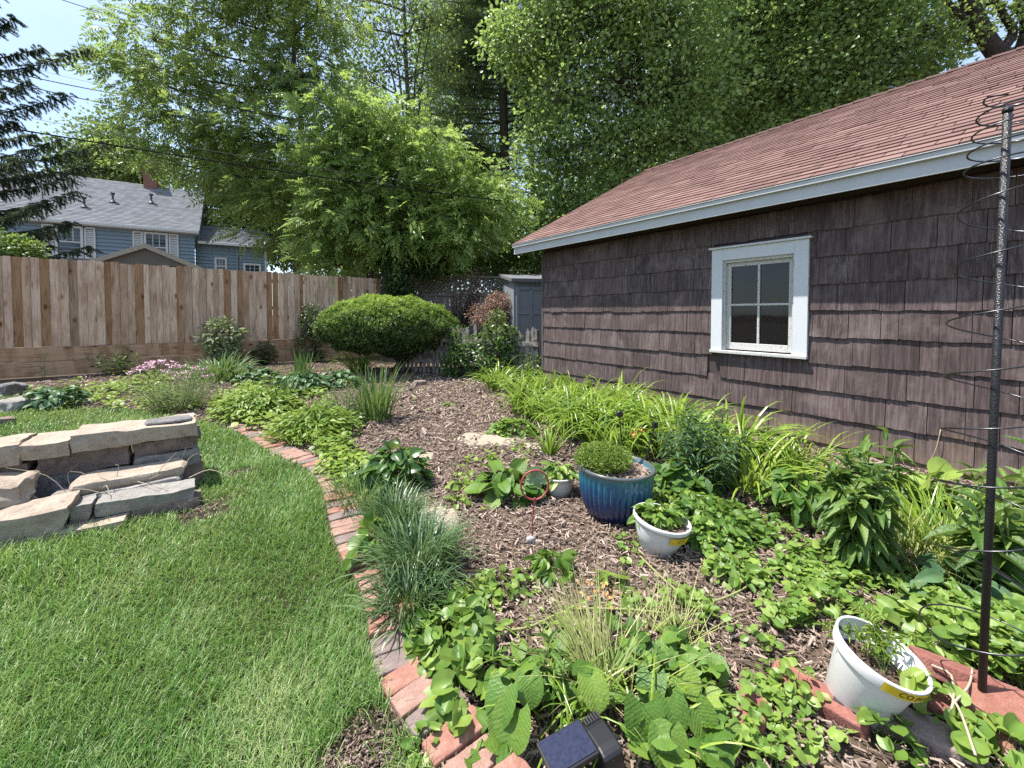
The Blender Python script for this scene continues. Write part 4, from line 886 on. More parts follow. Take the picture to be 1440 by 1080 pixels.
def epos(t_): return np.array([np.interp(t_, seg, edge_s[:, k]) for k in range(3)])
front = [  # the bricks lying bare in the foreground, in picture places, nearest last
    ((560, 905), 0, 'orange red brick half covered by grass, furthest of the bare bricks in the near edging'), ((602, 933), 1, 'dusky purple brick just below the half covered orange red one'), ((606, 972), 1, 'dusky purple grey brick with a gap of soil at its left'),
    ((618, 1002), 0, 'bright orange red brick between purple grey and faded pink ones'), ((648, 1030), 2, 'faded pink brick beside the large wrinkled leaves'), ((664, 1062), 1, 'purple grey brick cut off by the bottom of the picture')]
k = 0; t_ = .05; USED = set()
while t_ < tot - .05:
    c = epos(t_); tg = nrm(epos(t_ + .05) - epos(t_ - .05)); nr = A(-tg[1], tg[0], 0); nr = nr if nr[0] > 0 else -nr
    px = 720 + F * c[0] / c[1]; pyy = 441 + F * CAMZ / c[1]
    mi = rng.choice([0, 1, 2], p=[.34, .3, .36]); near = pyy > 895
    az = math.atan2(nr[1], nr[0]) + rng.normal(0, .05)
    col_, m = BRK[mi]
    if near and 895 < pyy < 1085:
        j = min(range(6), key=lambda q: abs(front[q][0][1] - pyy)); mi = front[j][1]; m = BRK[mi][1]; lab = front[j][2] if not front[j][0] == None else ''
        if front[j][2] in USED: lab = None
        else: USED.add(front[j][2])
    else: lab = None
    wd = .098
    if lab is None: lab = '%s brick laid crosswise in the curved edging between lawn and mulch' % col_ if mi is not None else ''
    lab = lab if near else {0: 'red brick laid crosswise in the weathered far run of curved edging', 1: 'dusky purple grey brick in the weathered far run of curved edging', 2: 'faded pink brick in the weathered far run of curved edging'}[int(mi)]
    o = brick(c + nr * .102 + A(0, 0, .008 + rng.normal() * .004), az, (.195, wd - .008, .056), m, lab, rng.normal(0, .03), rng.normal(0, .025), {0: 'red bricks of the curved edging', 1: 'purple grey bricks of the curved edging', 2: 'pink bricks of the curved edging'}[int(mi)] if not near else 'bare bricks of the near edging')
    t_ += wd
# ------------------------------------------------------------------ stones
def stonemat(name, c1, c2, c3, sc_=6):
    t = NT(name); o = t.obj(); n1 = t.noise(o, sc_ * 1.8, 9, .74); n2 = t.noise(o, 70, 6, .7); c = t.ramp(n1, [(.28, c1), (.5, c2), (.72, c3)])
    c = t.mix(c, tuple(x * .4 for x in c1), t.n('ShaderNodeMapRange', {0: t.noise(o, 17, 8, .75), 1: .56, 2: .70, 4: .75}).outputs[0])
    t.bump(t.math('ADD', n1, t.math('MULTIPLY', n2, .9)), .9, .02); return t.fin(c, .9, .15)
ST_BUFF = stonemat('buff limestone', (.29, .225, .175), (.42, .345, .275), (.53, .46, .385)); ST_GREY = stonemat('grey limestone', (.22, .20, .182), (.32, .297, .272), (.42, .395, .365)); ST_BRN = stonemat('brown sandstone', (.165, .122, .102), (.25, .19, .162), (.335, .265, .228)); ST_DRK = stonemat('dark slate stone', (.125, .118, .118), (.20, .19, .19), (.28, .27, .27)); ST_PALE = stonemat('pale flagstone', (.30, .25, .18), (.38, .33, .25), (.45, .40, .31))
def stone(name, c, size, az, m, label, cat='stone', group=None, rough=.10, seed=None, tx=0, ty=0, sq=.16, taper=0.0):
    M = rotz(az) @ np.array(Matrix.Rotation(tx, 3, 'X') @ Matrix.Rotation(ty, 3, 'Y')); n = 12; idx = {}; V = []; f = []; sd = Vector((seed or rng.uniform(0, 90), 3, 7)); h = np.array(size) / 2; mn = min(size)
    def vid(p):
        k = tuple(np.round(p, 4))
        if k not in idx:
            q = np.array(p) * 2 - 1; l = np.linalg.norm(q); e = np.max(np.abs(q)); rd = q / l * e                     # between cube and ball
            q = q * (1 - sq) + rd * sq * 1.25; q = q * (1 + taper * A(0, q[0], 0)) if taper else q
            w = q * h; nv = np.array(mnoise.noise_vector(Vector(w * 5) + sd)) * mn * rough * 1.6 + np.array(mnoise.noise_vector(Vector(w * 19) + sd)) * mn * rough * .5
            idx[k] = len(V); V.append(M @ (w + nv * A(1, 1, .6)) + c)
        return idx[k]
    for ax in range(3):
        for sdv in (0.0, 1.0):
            for i in range(n):
                for j in range(n):
                    P4 = []
                    for (a_, b_) in ((0, 0), (1, 0), (1, 1), (0, 1)):
                        p = [0, 0, 0]; p[ax] = sdv; p[(ax + 1) % 3] = (i + a_) / n; p[(ax + 2) % 3] = (j + b_) / n; P4.append(vid(p))
                    f.append(tuple(P4) if sdv else tuple(P4[::-1]))
    b = Buf(); b.put(np.array(V), f); o = b.build(name, m, None, org=c, smooth=False)
    o.data.polygons.foreach_set('use_smooth', np.ones(len(o.data.polygons), bool)); es = o.modifiers.new('edges', 'EDGE_SPLIT'); es.split_angle = R(38)
    return tag(o, label, cat, group)
# the raised stone ring at the left: a back wall, a low front wall and a closed right end
BA, BB = A(-3.55, 2.32, 0), A(-2.40, 3.16, 0); BU = nrm(BB - BA); BN = A(BU[1], -BU[0], 0); Bz = math.atan2(BU[1], BU[0])
def BP(s, z, off): return BB - BU * s + A(0, 0, z) + BN * off         # s from the right end towards the left
gs = 'stacked stones of the raised ring'
wall_rows = [   # s0, s1, z0, z1, depth, offset, material, label
    (.00, .66, .385, .485, .30, .02, ST_BUFF, 'long buff capstone at the right end of the stacked wall top'), (.665, .88, .375, .468, .28, .03, ST_BUFF, 'short buff capstone between the two long ones on the stacked wall'), (.885, 1.55, .355, .47, .30, .03, ST_BUFF, 'buff capstone at the left edge of the picture on the stacked wall'),
    (.0, .37, .275, .38, .24, -.01, ST_BRN, 'brown stone right under the right hand end of the long capstone'), (.38, .83, .235, .375, .24, .0, ST_BRN, 'big smoke blackened brown block in the middle of the stacked wall'), (.84, 1.5, .225, .345, .24, .01, ST_BRN, 'brown stone under the left capstone of the stacked wall'),
    (-.01, .37, .155, .27, .27, .01, ST_GREY, 'grey stone in the third course at the right end of the stacked wall'), (.38, .90, .10, .23, .24, .02, ST_DRK, 'blue grey slate stone low in the stacked wall'), (.91, 1.5, .09, .22, .24, .02, ST_BRN, 'brown stone low at the left of the stacked wall'),
    (-.02, .45, .0, .15, .28, .02, ST_BRN, 'low footing stone at the right end of the stacked wall'), (.46, 1.5, .0, .095, .26, .03, ST_BRN, 'brown footing stone under the blue grey slate')]
for s0, s1, z0, z1, dp, off, m, lab in wall_rows:
    stone('wall_stone', BP((s0 + s1) / 2, (z0 + z1) / 2, off - .15), (s1 - s0 - .002, dp + .06, z1 - z0 + .004), Bz + rng.normal(0, .02), m, lab, 'stone', gs, .2, sq=.03, ty=rng.normal(0, .008))
stone('wall_stone', BP(.16, .497, -.10), (.26, .16, .022), Bz + .06, ST_DRK, 'thin dark flat chip lying on top of the long capstone', 'stone', gs, .2, sq=.3)
# front wall
FA2, FB2 = A(-3.4, 1.93, 0), A(-2.10, 2.755, 0); FU2 = nrm(FB2 - FA2); FN2 = A(FU2[1], -FU2[0], 0); Fz = math.atan2(FU2[1], FU2[0])
def FQ(s, z, off): return FB2 - FU2 * s + A(0, 0, z) + FN2 * off
for s0, s1, z0, z1, dp, off, m, lab, tx in [
    (.0, .50, .075, .155, .15, .0, ST_GREY, 'pale grey stone on top at the right end of the low front wall', .12), (.50, .60, .05, .165, .16, -.02, ST_GREY, 'small upright grey stone wedged in the low front wall', .1), (.60, 1.6, .055, .185, .22, .02, ST_BUFF, 'long buff stone forming the left part of the low front wall', .05),
    (-.01, .34, .0, .07, .16, -.02, ST_BRN, 'brown footing stone under the pale grey front stone', 0), (.34, 1.0, .0, .055, .24, .05, ST_BUFF, 'thin buff footing slab along the grass under the front wall', 0), (1.0, 1.6, .0, .05, .24, .06, ST_GREY, 'thin grey footing slab at the left edge under the front wall', 0)]:
    stone('wall_stone', FQ((s0 + s1) / 2, (z0 + z1) / 2, off - .08), (s1 - s0 - .008, dp, z1 - z0), Fz + rng.normal(0, .02), m, lab, 'stone', gs, .2, sq=.04, tx=tx)
# right end slabs and the rocks inside
mid = (BB + FB2) / 2
mid2 = mid - BU * .24
stone('wall_stone', mid2 + A(-.13, .0, .21), (.56, .24, .06), .72, ST_BUFF, 'tawny flat slab bridging the two walls at their right end', 'stone', gs, .22, sq=.25, tx=.05)
stone('wall_stone', mid2 + A(-.16, -.06, .15), (.62, .26, .05), .66, ST_GREY, 'grey flat slab just under the tawny bridging slab', 'stone', gs, .2, sq=.25)
stone('wall_stone', mid2 + A(-.10, .02, .06), (.55, .28, .12), .70, ST_BRN, 'brown block closing the right end of the stone ring near the grass', 'stone', gs, .15, sq=.15)
stone('rock', A(-3.12, 2.44, .17), (.42, .30, .30), .5, ST_BUFF, 'rounded pale boulder inside the stone ring at the left edge', 'rock', None, .2, sq=.6)
stone('rock', A(-2.92, 2.40, .10), (.30, .22, .10), .2, ST_GREY, 'flat grey rock lying beside the rounded boulder in the ring', 'rock', None, .2, sq=.4)
# dead twigs in the ring
M_TWIG = plain('dead twig', (.40, .33, .25), .9, .1, var=.3, scale=30)
b = Buf()
for k in range(16):
    p0 = mid + BU * rng.uniform(-.75, .05) + A(rng.normal() * .05, rng.normal() * .05, .14); d_ = nrm(A(rng.normal(), rng.normal() * .6 - .2, rng.uniform(.05, 1.0))); l_ = rng.uniform(.15, .38)
    b.tube(spline([p0, p0 + d_ * l_ * .5 + A(0, 0, .03), p0 + d_ * l_ + rng.normal(size=3) * .05], 7), np.linspace(.0035, .001, 7), 4)
for k in range(40):
    p0 = FQ(rng.uniform(-.05, .35), .01, rng.uniform(-.06, .07)); b.blades(p0[None], rng.uniform(0, 6.28), rng.uniform(.3, 1.4), 1.4, rng.uniform(.08, .2), .003, 4, .5)
tag(b.build('dead_twigs', M_TWIG, None, org=mid), 'pale dead twigs and dry stems caught between the stones of the ring', 'twigs')
# flat stepping stones and rocks in the bed
for px, py, sx, sy, lab, m in [(690, 618, .62, .42, 'large pale flagstone half sunk in the mulch near the daylilies', ST_PALE), (612, 733, .26, .30, 'pale flagstone beside the dark green grass clump', ST_PALE), (600, 645, .12, .16, 'small pale stone beside the dark leaved bergenia', ST_PALE), (748, 628, .2, .14, 'small tan flat stone right of the large pale flagstone', ST_BUFF)]:
    stone('flagstone', G(px, py) + A(0, 0, .0), (sx, sy, .05), rng.uniform(-.2, .2), m, lab, 'flagstone', None, .3, sq=.6)
for px, py, sz, lab, m in [(8, 566, .42, 'blue grey boulder at the far left edge under the fence', ST_DRK), (22, 585, .34, 'pale rock in front of the blue grey boulder', ST_GREY), (45, 577, .25, 'small rounded rock beside the bluish hosta, left side', ST_BUFF), (120, 575, .16, 'small pale rock right of the bluish hosta', ST_BUFF), (148, 560, .2, 'pinkish rock among the yellow green ground cover', ST_BRN), (166, 577, .13, 'small buff rock at the lawn edge, left of the lavender bush', ST_BUFF), (235, 560, .14, 'small grey rock under the grey green lavender bush', ST_GREY), (2, 606, .2, 'flat dark rock at the left edge of the lawn', ST_BRN), (590, 549, .22, 'low brown rock in the shade of the yew', ST_BRN)]:
    stone('rock', G(px, py - 6) + A(0, 0, sz * .18), (sz, sz * .75, sz * .6), rng.uniform(0, 3), m, lab, 'rock', None, .22, sq=.55)
# ------------------------------------------------------------------ leaf materials of the garden
L_DAY = leafmat('daylily leaf', (0.085, 0.17, 0.018), (0.30, 0.40, 0.055), .38, .35, .5, mid=(0.17, 0.29, 0.030), mott=True)
L_STRAP = leafmat('iris leaf', (0.05, 0.12, 0.035), (0.17, 0.27, 0.085), .3, .4, .45, mid=(0.10, 0.19, 0.058), mott=True)
L_LIR = leafmat('dark tuft grass', (0.024, 0.068, 0.018), (0.20, 0.28, 0.14), .22, .4, .5, mid=(0.060, 0.125, 0.038))
L_YEW = leafmat('yew needle', (0.018, 0.045, 0.012), (0.34, 0.47, 0.055), .3, .4, .4, mid=(0.070, 0.14, 0.020))
L_BROAD = leafmat('broad leaf', (0.035, 0.095, 0.020), (0.15, 0.25, 0.060), .32, .35, .5, mid=(0.075, 0.155, 0.032), mott=True)
L_BRIGHT = leafmat('bright low leaf', (0.085, 0.17, 0.022), (0.30, 0.40, 0.075), .4, .45, .4, mid=(0.165, 0.27, 0.040), mott=True)
L_BLUE = leafmat('bluish leaf', (0.036, 0.095, 0.040), (0.14, 0.235, 0.105), .25, .45, .35, mid=(0.07, 0.145, 0.062), mott=True)
L_SAGE = leafmat('grey green leaf', (0.085, 0.125, 0.060), (0.25, 0.30, 0.17), .3, .6, .3, mott=True)
L_DARK = leafmat('dark glossy leaf', (0.018, 0.048, 0.014), (0.075, 0.14, 0.040), .2, .3, .5, mott=True)
L_BIG = leafmat('big veined leaf', (0.038, 0.105, 0.016), (0.20, 0.30, 0.055), .30, .42, .35, veins=8.0, mid=(0.092, 0.185, 0.030), mott=True)
L_VIO = leafmat('violet leaf', (0.075, 0.165, 0.026), (0.28, 0.39, 0.085), .38, .42, .45, mid=(0.15, 0.26, 0.046), mott=True)
L_LAN = leafmat('lance leaf', (0.038, 0.092, 0.018), (0.16, 0.25, 0.055), .30, .42, .35, veins=7.0, mid=(0.08, 0.158, 0.032), mott=True)
L_PALE = leafmat('pale rosette leaf', (0.20, 0.30, 0.12), (0.38, 0.48, 0.26), .35, .5, .35)
L_RED = leafmat('reddish leaf', (0.075, 0.040, 0.030), (0.36, 0.25, 0.19), .3, .5, .3, tcol=(.4, .16, .08))
L_DRY = leafmat('drying stem leaf', (0.16, 0.20, 0.045), (0.46, 0.46, 0.20), .35, .5, .35)
L_STEM = leafmat('green stem', (0.08, 0.13, 0.03), (0.22, 0.28, 0.09), .1, .5, .35)
M_PINK = plain('pink petals', (.66, .42, .50), .6, .3, var=.3, scale=40)
M_ORNG = plain('orange petals', (.62, .27, .10), .6, .3, var=.3, scale=40)
M_YELP = plain('yellow petals', (.72, .56, .10), .5, .3, var=.2, scale=40)
def S(p): return float(p[1]) / F                          # metres per picture pixel at a place
def FE(px, back=.4):                                     # on the ground in front of the fence
    d = ray(px, 500); k = ((FA - A(0, 0, CAMZ)) @ FN) / (d @ FN); q = A(0, 0, CAMZ) + d * k; return q * A(1, 1, 0) + FN * back
def T2(n, m=.5, s_=.22): return np.clip(rng.normal(m, s_, n), 0, 1)

def strap_clump(name, label, base, n, L, Wd, r_, el, droop, m, cat='plant', group=None, fold=.22, seg=7, tint=.5, lean=None, jit=.18):
    b = Buf(); az = rng.uniform(0, 6.283, n); rr = r_ * rng.random(n) ** .6; p = np.stack([np.cos(az) * rr, np.sin(az) * rr, 0 * rr], 1) + base
    az2 = az + rng.normal(0, .5, n)
    if lean is not None: az2 = np.where(rng.random(n) < .45, lean + rng.normal(0, .7, n), az2)
    b.blades(p, az2, np.clip(rng.normal(el, jit, n), .35, 1.55), np.clip(rng.normal(droop, .5, n), 0, 2.9), L * rng.uniform(.6, 1.15, n), Wd * rng.uniform(.75, 1.2, n), seg, T2(n, tint, .24), fold=fold, power=1.8)
    return tag(b.build(name, m, None, org=base, smooth=False), label, cat, group)

def leaf_heap(name, label, base, rx, ry, h, n, L, Wd, T, m, cat='plant', group=None, tint=.5, up=.8, stems=True, outer=.35, mound=1.0, sdev=.22, smooth=True, droop=.15):
    """a mound of leaves on thin leaf stalks"""
    b = Buf(); a = rng.uniform(0, 6.283, n); q = np.sqrt(rng.random(n)); x = np.cos(a) * q * rx; y = np.sin(a) * q * ry
    top = h * np.sqrt(np.clip(1 - q ** 2 * mound, .02, 1)); z = top * (1 - outer * rng.random(n) ** 1.5); p = np.stack([x, y, z], 1) + base
    od = np.stack([np.cos(a) * (q + .2), np.sin(a) * (q + .2), 0 * a - droop], 1) + rsph(n) * .55
    nn = np.stack([np.cos(a) * q * .7, np.sin(a) * q * .7, np.full(n, up)], 1) + rsph(n) * .38
    b.leaves(T, p, od, nn, L * rng.uniform(.55, 1.2, n), Wd * rng.uniform(.6, 1.15, n), T2(n, tint, sdev + .06))
    if stems:
        foot = base + np.stack([x, y, 0 * x], 1) * .35; b.twigs(foot, p, max(.0012, L * .02), max(.0008, L * .012), .4)
    return tag(b.build(name, m, None, org=base, smooth=smooth), label, cat, group)

def stemmy(name, label, base, n_st, h, r_, nl, L, Wd, T, m, spread=.5, cat='plant', group=None, tint=.5, top=0.0, droop=.35, stem_r=.004, bend=.3, flowers=None):
    """upright stems carrying leaves all the way up"""
    root = thing(name, label, cat, base, group); bs = Buf(); bl = Buf(); bf = Buf()
    for k in range(n_st):
        a = rng.uniform(0, 6.283); q = r_ * math.sqrt(rng.random()); p0 = base + A(math.cos(a) * q * .5, math.sin(a) * q * .5, 0); hh = h * rng.uniform(.7, 1.08) * (1 - .35 * (q / max(r_, 1e-6)) ** 2)
        p1 = base + A(math.cos(a) * q * (1 + spread), math.sin(a) * q * (1 + spread), hh); mid_ = (p0 + p1) / 2 + A(-math.cos(a), -math.sin(a), 0) * q * bend * .3 + rng.normal(size=3) * .01
        pts = spline([p0, mid_, p1], 10); bs.tube(pts, np.linspace(stem_r, stem_r * .45, 10), 5, .5)
        n = max(3, int(nl * rng.uniform(.8, 1.2))); t_ = np.linspace(top if top > 0 else .12, 1.0, n); pp = np.stack([np.interp(t_, np.linspace(0, 1, 10), pts[:, i]) for i in range(3)], 1)
        la = np.arange(n) * 2.4 + rng.uniform(0, 6.28) + rng.normal(0, .3, n); el = np.where(t_ > .9, .9, .25) - droop * (1 - t_)
        d = np.stack([np.cos(la) * np.cos(el), np.sin(la) * np.cos(el), np.sin(el)], 1); size = (.55 + .45 * np.sin(np.clip(t_ * 1.05, 0, 1) * math.pi * .9)) * rng.uniform(.8, 1.15, n)
        bl.leaves(T, pp, d, A(0, 0, 1) + rsph(n) * .3, L * size, Wd * size, T2(n, tint))
        if flowers: fl, fr = flowers; bf.leaves(OVAL, np.repeat(p1[None], 14, 0) + rsph(14) * A(fr, fr, fr * .35), rsph(14) + A(0, 0, .4), rsph(14) + A(0, 0, 1), fr * .75, fr * .6, rng.random(14))
    bs.build('stem', L_STEM, root, smooth=True); bl.build('leaves', m, root, smooth=True)
    if flowers: bf.build('flower', flowers[0], root)
    return root

def creeper(poly_px, n, L, m, T, hmax=.09, tint=.5, cover=None, zs=None, seed=1, thr=-.2):
    """leaves on little stalks filling a patch given by picture places on the ground"""
    pl = [G(*q)[:2] for q in poly_px]; xs = [p[0] for p in pl]; ys = [p[1] for p in pl]
    x = rng.uniform(min(xs), max(xs), n); y = rng.uniform(min(ys), max(ys), n); ok = inpoly(x, y, pl) & (vn(x, y, 5.5, seed) + .5 * vn(x, y, 14, seed + 1) + rng.normal(0, .25, n) > thr); x, y = x[ok], y[ok]; n = len(x)
    h = hmax * (.25 + .75 * rng.random(n)) * (1 + .3 * vn(x, y, 6, 8)); p = np.stack([x, y, h + .01], 1); foot = p + rng.normal(size=(n, 3)) * A(.012, .012, 0); foot[:, 2] = 0
    a = rng.uniform(0, 6.283, n); d = np.stack([np.cos(a), np.sin(a), rng.normal(-.15, .25, n)], 1); sz = L * rng.uniform(.42, 1.08, n)
    b = Buf(); b.leaves(T, p, d, A(0, 0, 1) + rsph(n) * .38, sz, sz * rng.uniform(.8, 1.0, n), np.clip(tint + .16 * vn(x, y, 4, seed + 5) + rng.normal(0, .18, n), 0, 1)); b.twigs(foot, p, .0013, .0009, .5)
    return b

# ------------------------------------------------------------------ the yew and the shrubs along the fence
yb = G(556, 526); Yk = S(yb)
yew = thing('yew_bush', 'clipped mushroom shaped yew with bright new tips and a lit top put into its colour on a short leaning trunk', 'bush', yb); b = Buf(); c = Buf()
yc = P(549, 465, yb[1] + .05); yr = A(87 * Yk, 1.12, 41 * Yk)
b.tube(spline([yb, yb + A(.05, 0, .16), yb + A(.18, .05, .30), yb + A(.28, .1, .55)], 9), np.linspace(.085, .05, 9), 8)
for k in range(46):
    a = rng.uniform(0, 6.283); e = yc + A(math.cos(a) * yr[0] * .85, math.sin(a) * yr[1] * .85, rng.uniform(-.15, .25)); b.tube(spline([yb + A(.08, .02, .22), (yb + yc) / 2 + A(math.cos(a) * .3, math.sin(a) * .3, .22), e], 7), np.linspace(.03, .006, 7), 5)
N = 15000; d = rsph(N); d[:, 2] = np.where(d[:, 2] < -.5, d[:, 2] * .8, d[:, 2]); dn = d * np.where(d[:, 2:3] > 0, 1 + .18 * d[:, 2:3] ** 1 * (1 - d[:, 2:3]), 1) * A(1, 1, 1); dn[:, :2] *= np.where(d[:, 2:3] < 0, 1 - .30 * np.abs(d[:, 2:3]), 1)
lump = 1 + .07 * np.sin(d[:, 0] * 9 + 1) * np.sin(d[:, 2] * 11) + .05 * np.sin(d[:, 0] * 4 + d[:, 1] * 5 + 2) + .025 * rng.normal(size=N); lump *= 1 + .05 * np.clip(-d[:, 0], 0, 1) + .045 * np.sin(d[:, 0] * 17 + d[:, 1] * 13) * np.sin(d[:, 2] * 19 + d[:, 1] * 7)
rr = np.where(rng.random(N) < .72, 1, rng.uniform(.6, 1, N)); p = yc + dn * (rr * lump)[:, None] * yr * A(1, 1, 1.05); p[:, 2] = np.maximum(p[:, 2], yc[2] - .52 + .12 * np.sin(p[:, 0] * 6) + .1 * rng.random(N))
dd = nrm(d * .8 + rsph(N) * .6 + A(0, 0, .45)); tip_lit = np.clip(.27 + .62 * dn[:, 2] + .10 * np.sin(p[:, 0] * 11) * np.sin(p[:, 1] * 9 + p[:, 2] * 12) + rng.normal(0, .12, N), 0, 1) * (rr > .9) + .12 * (rr <= .9)  # new-tip tint, with the lit top and shaded front also painted in
M_ = 8
for j in range(M_):                                   # every shoot a spray of short flat needles
    f_ = (j + .5) / M_; pp = p + dd * (.012 + .055 * f_); az_ = rng.uniform(0, 6.283, N); s2 = nrm(np.cross(dd, rsph(N)))
    c.leaves(DIAM, pp, nrm(dd * .6 + s2), dd + rsph(N) * .4, .048, .0165, np.clip(tip_lit + .28 * (f_ - .45), 0, 1))
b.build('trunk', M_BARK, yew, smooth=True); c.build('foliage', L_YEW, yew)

q = FE(313, .45); s_ = S(q); bush('shrub', 'pale leaved rounded shrub standing against the fence kickboard', q, [(P(312, 470, q[1]), A(27 * s_, .36, 24 * s_)), (P(314, 492, q[1]), A(20 * s_, .3, 16 * s_))], 520, .12, .062, OVAL, L_SAGE, .6, tint=.85)
q = FE(440, .4); s_ = S(q); bush('columnar_shrub', 'dark narrow upright evergreen against the fence, left of the yew', q, [(P(440, 452, q[1]), A(17 * s_, .3, 24 * s_)), (P(436, 488, q[1]), A(22 * s_, .34, 26 * s_))], 1700, .06, .026, OVAL, L_DARK, .5)
q = FE(370, .35); s_ = S(q); leaf_heap('shrub', 'small dark leaved plant at the fence between the pale shrub and the dark column', q, 14 * s_, .2, 34 * s_, 130, .16, .05, OVAL, L_DARK, 'shrub', up=.2)
q = FE(172, .5); s_ = S(q); stemmy('peony', 'dark green bushy peony near the fence, left part of the bed', q, 22, 38 * s_, 30 * s_, 12, .13, .04, OVAL, L_BROAD, .3, tint=.35)
q = FE(70, .4); stemmy('sapling', 'thin sapling with a few pale leaves in front of the fence at left', q, 2, .62, .06, 9, .10, .06, OVAL, L_SAGE, .3, stem_r=.006)
# red and brown thicket beyond the pickets, creepers
q = gnd(715, 10.6); bush('barberry_bush', 'dull red barberry thicket behind the picket fence', q, [(P(690, 445, 10.5), A(.55, .5, .35)), (P(705, 425, 10.7), A(.4, .4, .25))], 1900, .05, .03, OVAL, L_RED, .6, stems=24, tint=.6)
q = gnd(640, 12.2); bush('dry_bush', 'tangle of bare brown stems and thin dead leaves under the lattice fence', q, [(P(650, 420, 12.1), A(.55, .4, .45)), (P(740, 425, 12.2), A(.6, .4, .4)), (P(670, 405, 12.3), A(.3, .3, .6))], 700, .05, .022, OVAL, L_RED, .7, stems=60, tint=.75)
q = G(672, 532); bush('vine', 'dark creeper smothering the left part of the picket fence', q, [(P(662, 500, 8.25), A(.40, .2, .42)), (P(690, 492, 8.0), A(.33, .25, .48)), (P(640, 515, 8.45), A(.3, .2, .3)), (P(712, 478, 7.85), A(.26, .16, .30)), (P(645, 478, 8.6), A(.30, .2, .3)), (P(700, 520, 7.8), A(.35, .25, .3))], 400, .062, .052, HEART, L_BROAD, .6, 'vine', stems=14, tint=.3)
q = G(740, 520); bush('vine', 'lighter creeper growing over the pale pickets beside the garage corner', q, [(P(730, 505, 7.9), A(.26, .12, .16)), (P(752, 515, 7.6), A(.2, .15, .22)), (P(700, 450, 8.6), A(.2, .12, .22))], 170, .06, .045, HEART, L_BROAD, .7, 'vine', stems=8, tint=.8)
q = gnd(545, 12.6); bush('ivy', 'dark ivy mass climbing at the right hand end of the wooden fence', q, [(P(560, 400, 12.5), A(.45, .4, .7)), (P(545, 350, 12.7), A(.5, .5, .6)), (P(600, 370, 13.0), A(.6, .4, .5)), (P(555, 430, 12.3), A(.3, .3, .6))], 1500, .085, .07, HEART, L_DARK, .6, 'ivy', tint=.55)
q = gnd(660, 15.2); bush('hedge', 'dark leafy hedge above the lattice fence', q, [(P(x, y, 15.2), A(r_, .7, r_ * .8)) for x, y, r_ in [(570, 350, 1.2), (630, 355, 1.2), (690, 350, 1.2), (740, 340, 1.3), (790, 370, 1.2), (660, 310, 1.0), (600, 385, 1.1), (720, 385, 1.1)]], 1500, .13, .085, OVAL, L_DKH, .6, 'hedge', tint=.35)
q = gnd(-20, 9.3); bush('hedge', 'bright broad leaved bush poking over the fence under the spruce', q, [(P(-10, 350, 9.4), A(.6, .5, .45)), (P(25, 352, 9.6), A(.45, .4, .28)), (P(-60, 330, 9.6), A(.7, .5, .7))], 800, .10, .06, OVAL, L_DKH, .6, 'bush', tint=.5)

# ------------------------------------------------------------------ left bed
# low bright ground cover (stuff), in one go
b = Buf()
for pl, n, L, hm, ti, T, thr in [([(20, 580), (40, 555), (110, 545), (230, 545), (290, 570), (260, 588), (120, 577)], 2600, .075, .12, .62, OVAL, -.25), ([(120, 556), (180, 535), (230, 530), (240, 550), (160, 560)], 800, .08, .15, .7, OVAL, -.3),
                           ([(290, 570), (350, 545), (440, 545), (470, 575), (480, 620), (440, 640), (380, 625), (330, 603), (300, 595)], 4200, .085, .17, .60, OVAL, -.45), ([(440, 640), (480, 615), (500, 640), (520, 660), (500, 700), (465, 680)], 1500, .065, .13, .62, OVAL, -.3),
                           ([(60, 545), (120, 530), (300, 520), (420, 522), (500, 520), (520, 545), (430, 550), (330, 545), (200, 545)], 1500, .07, .10, .5, OVAL, .15), ([(560, 550), (640, 545), (740, 560), (720, 590), (600, 580)], 300, .05, .05, .6, OVAL, .4), ([(620, 740), (640, 650), (720, 620), (760, 640), (700, 700), (660, 760)], 550, .05, .05, .62, HEART, .25)]:
    q = creeper(pl, n, L, L_BRIGHT, T, hm, ti, seed=rng.integers(1, 99), thr=thr)
    off = b.n
    b.V += q.V; b.T += q.T; b.LU += q.LU; b.M += q.M; b.Fc += [f + off for f in q.Fc]; b.n += q.n
tag(b.build('ground_cover', L_BRIGHT, None, smooth=True), 'low bright green ground cover creeping through the bed behind the lawn', 'ground cover', kind='stuff')
q = G(78, 572); s_ = S(q); leaf_heap('hosta', 'bluish broad leaved clump by the rounded rocks, left side of the bed', q, 34 * s_, .30, 30 * s_, 170, .11, .08, BIGOVAL, L_BLUE, tint=.45)
q = G(20, 575); s_ = S(q); leaf_heap('perennial', 'low pale green clump among the rocks at the left edge of the bed', q, 40 * s_, .3, 20 * s_, 220, .07, .045, OVAL, L_SAGE, tint=.6)
q = G(252, 578); s_ = S(q); stemmy('lavender_bush', 'grey green fine stemmed lavender bush at the back edge of the lawn', q, 170, 62 * s_, 50 * s_, 15, .055, .011, DIAM, L_SAGE, .35, tint=.45, stem_r=.0025)
q = G(223, 536); stemmy('pink_flowers', 'flat pink flower heads on thin stems, left of the iris clump', q, 26, .40, .32, 8, .06, .02, OVAL, L_SAGE, .4, flowers=(M_PINK, .055))
q = G(275, 545); stemmy('pink_flowers', 'smaller pale pink flower heads above the lavender bush', q, 16, .34, .3, 8, .06, .02, OVAL, L_SAGE, .4, flowers=(M_PINK, .04))
q = G(312, 535); s_ = S(q); strap_clump('daylily', 'wide deep green strap leaved clump in front of the pale shrub', q, 190, .62, .026, .36, 1.1, 1.5, L_STRAP, tint=.5)
q = G(275, 532); s_ = S(q); strap_clump('daylily', 'smaller strap leaved clump at the left of the wide deep green one', q, 70, .45, .02, .2, 1.1, 1.4, L_STRAP, tint=.6)
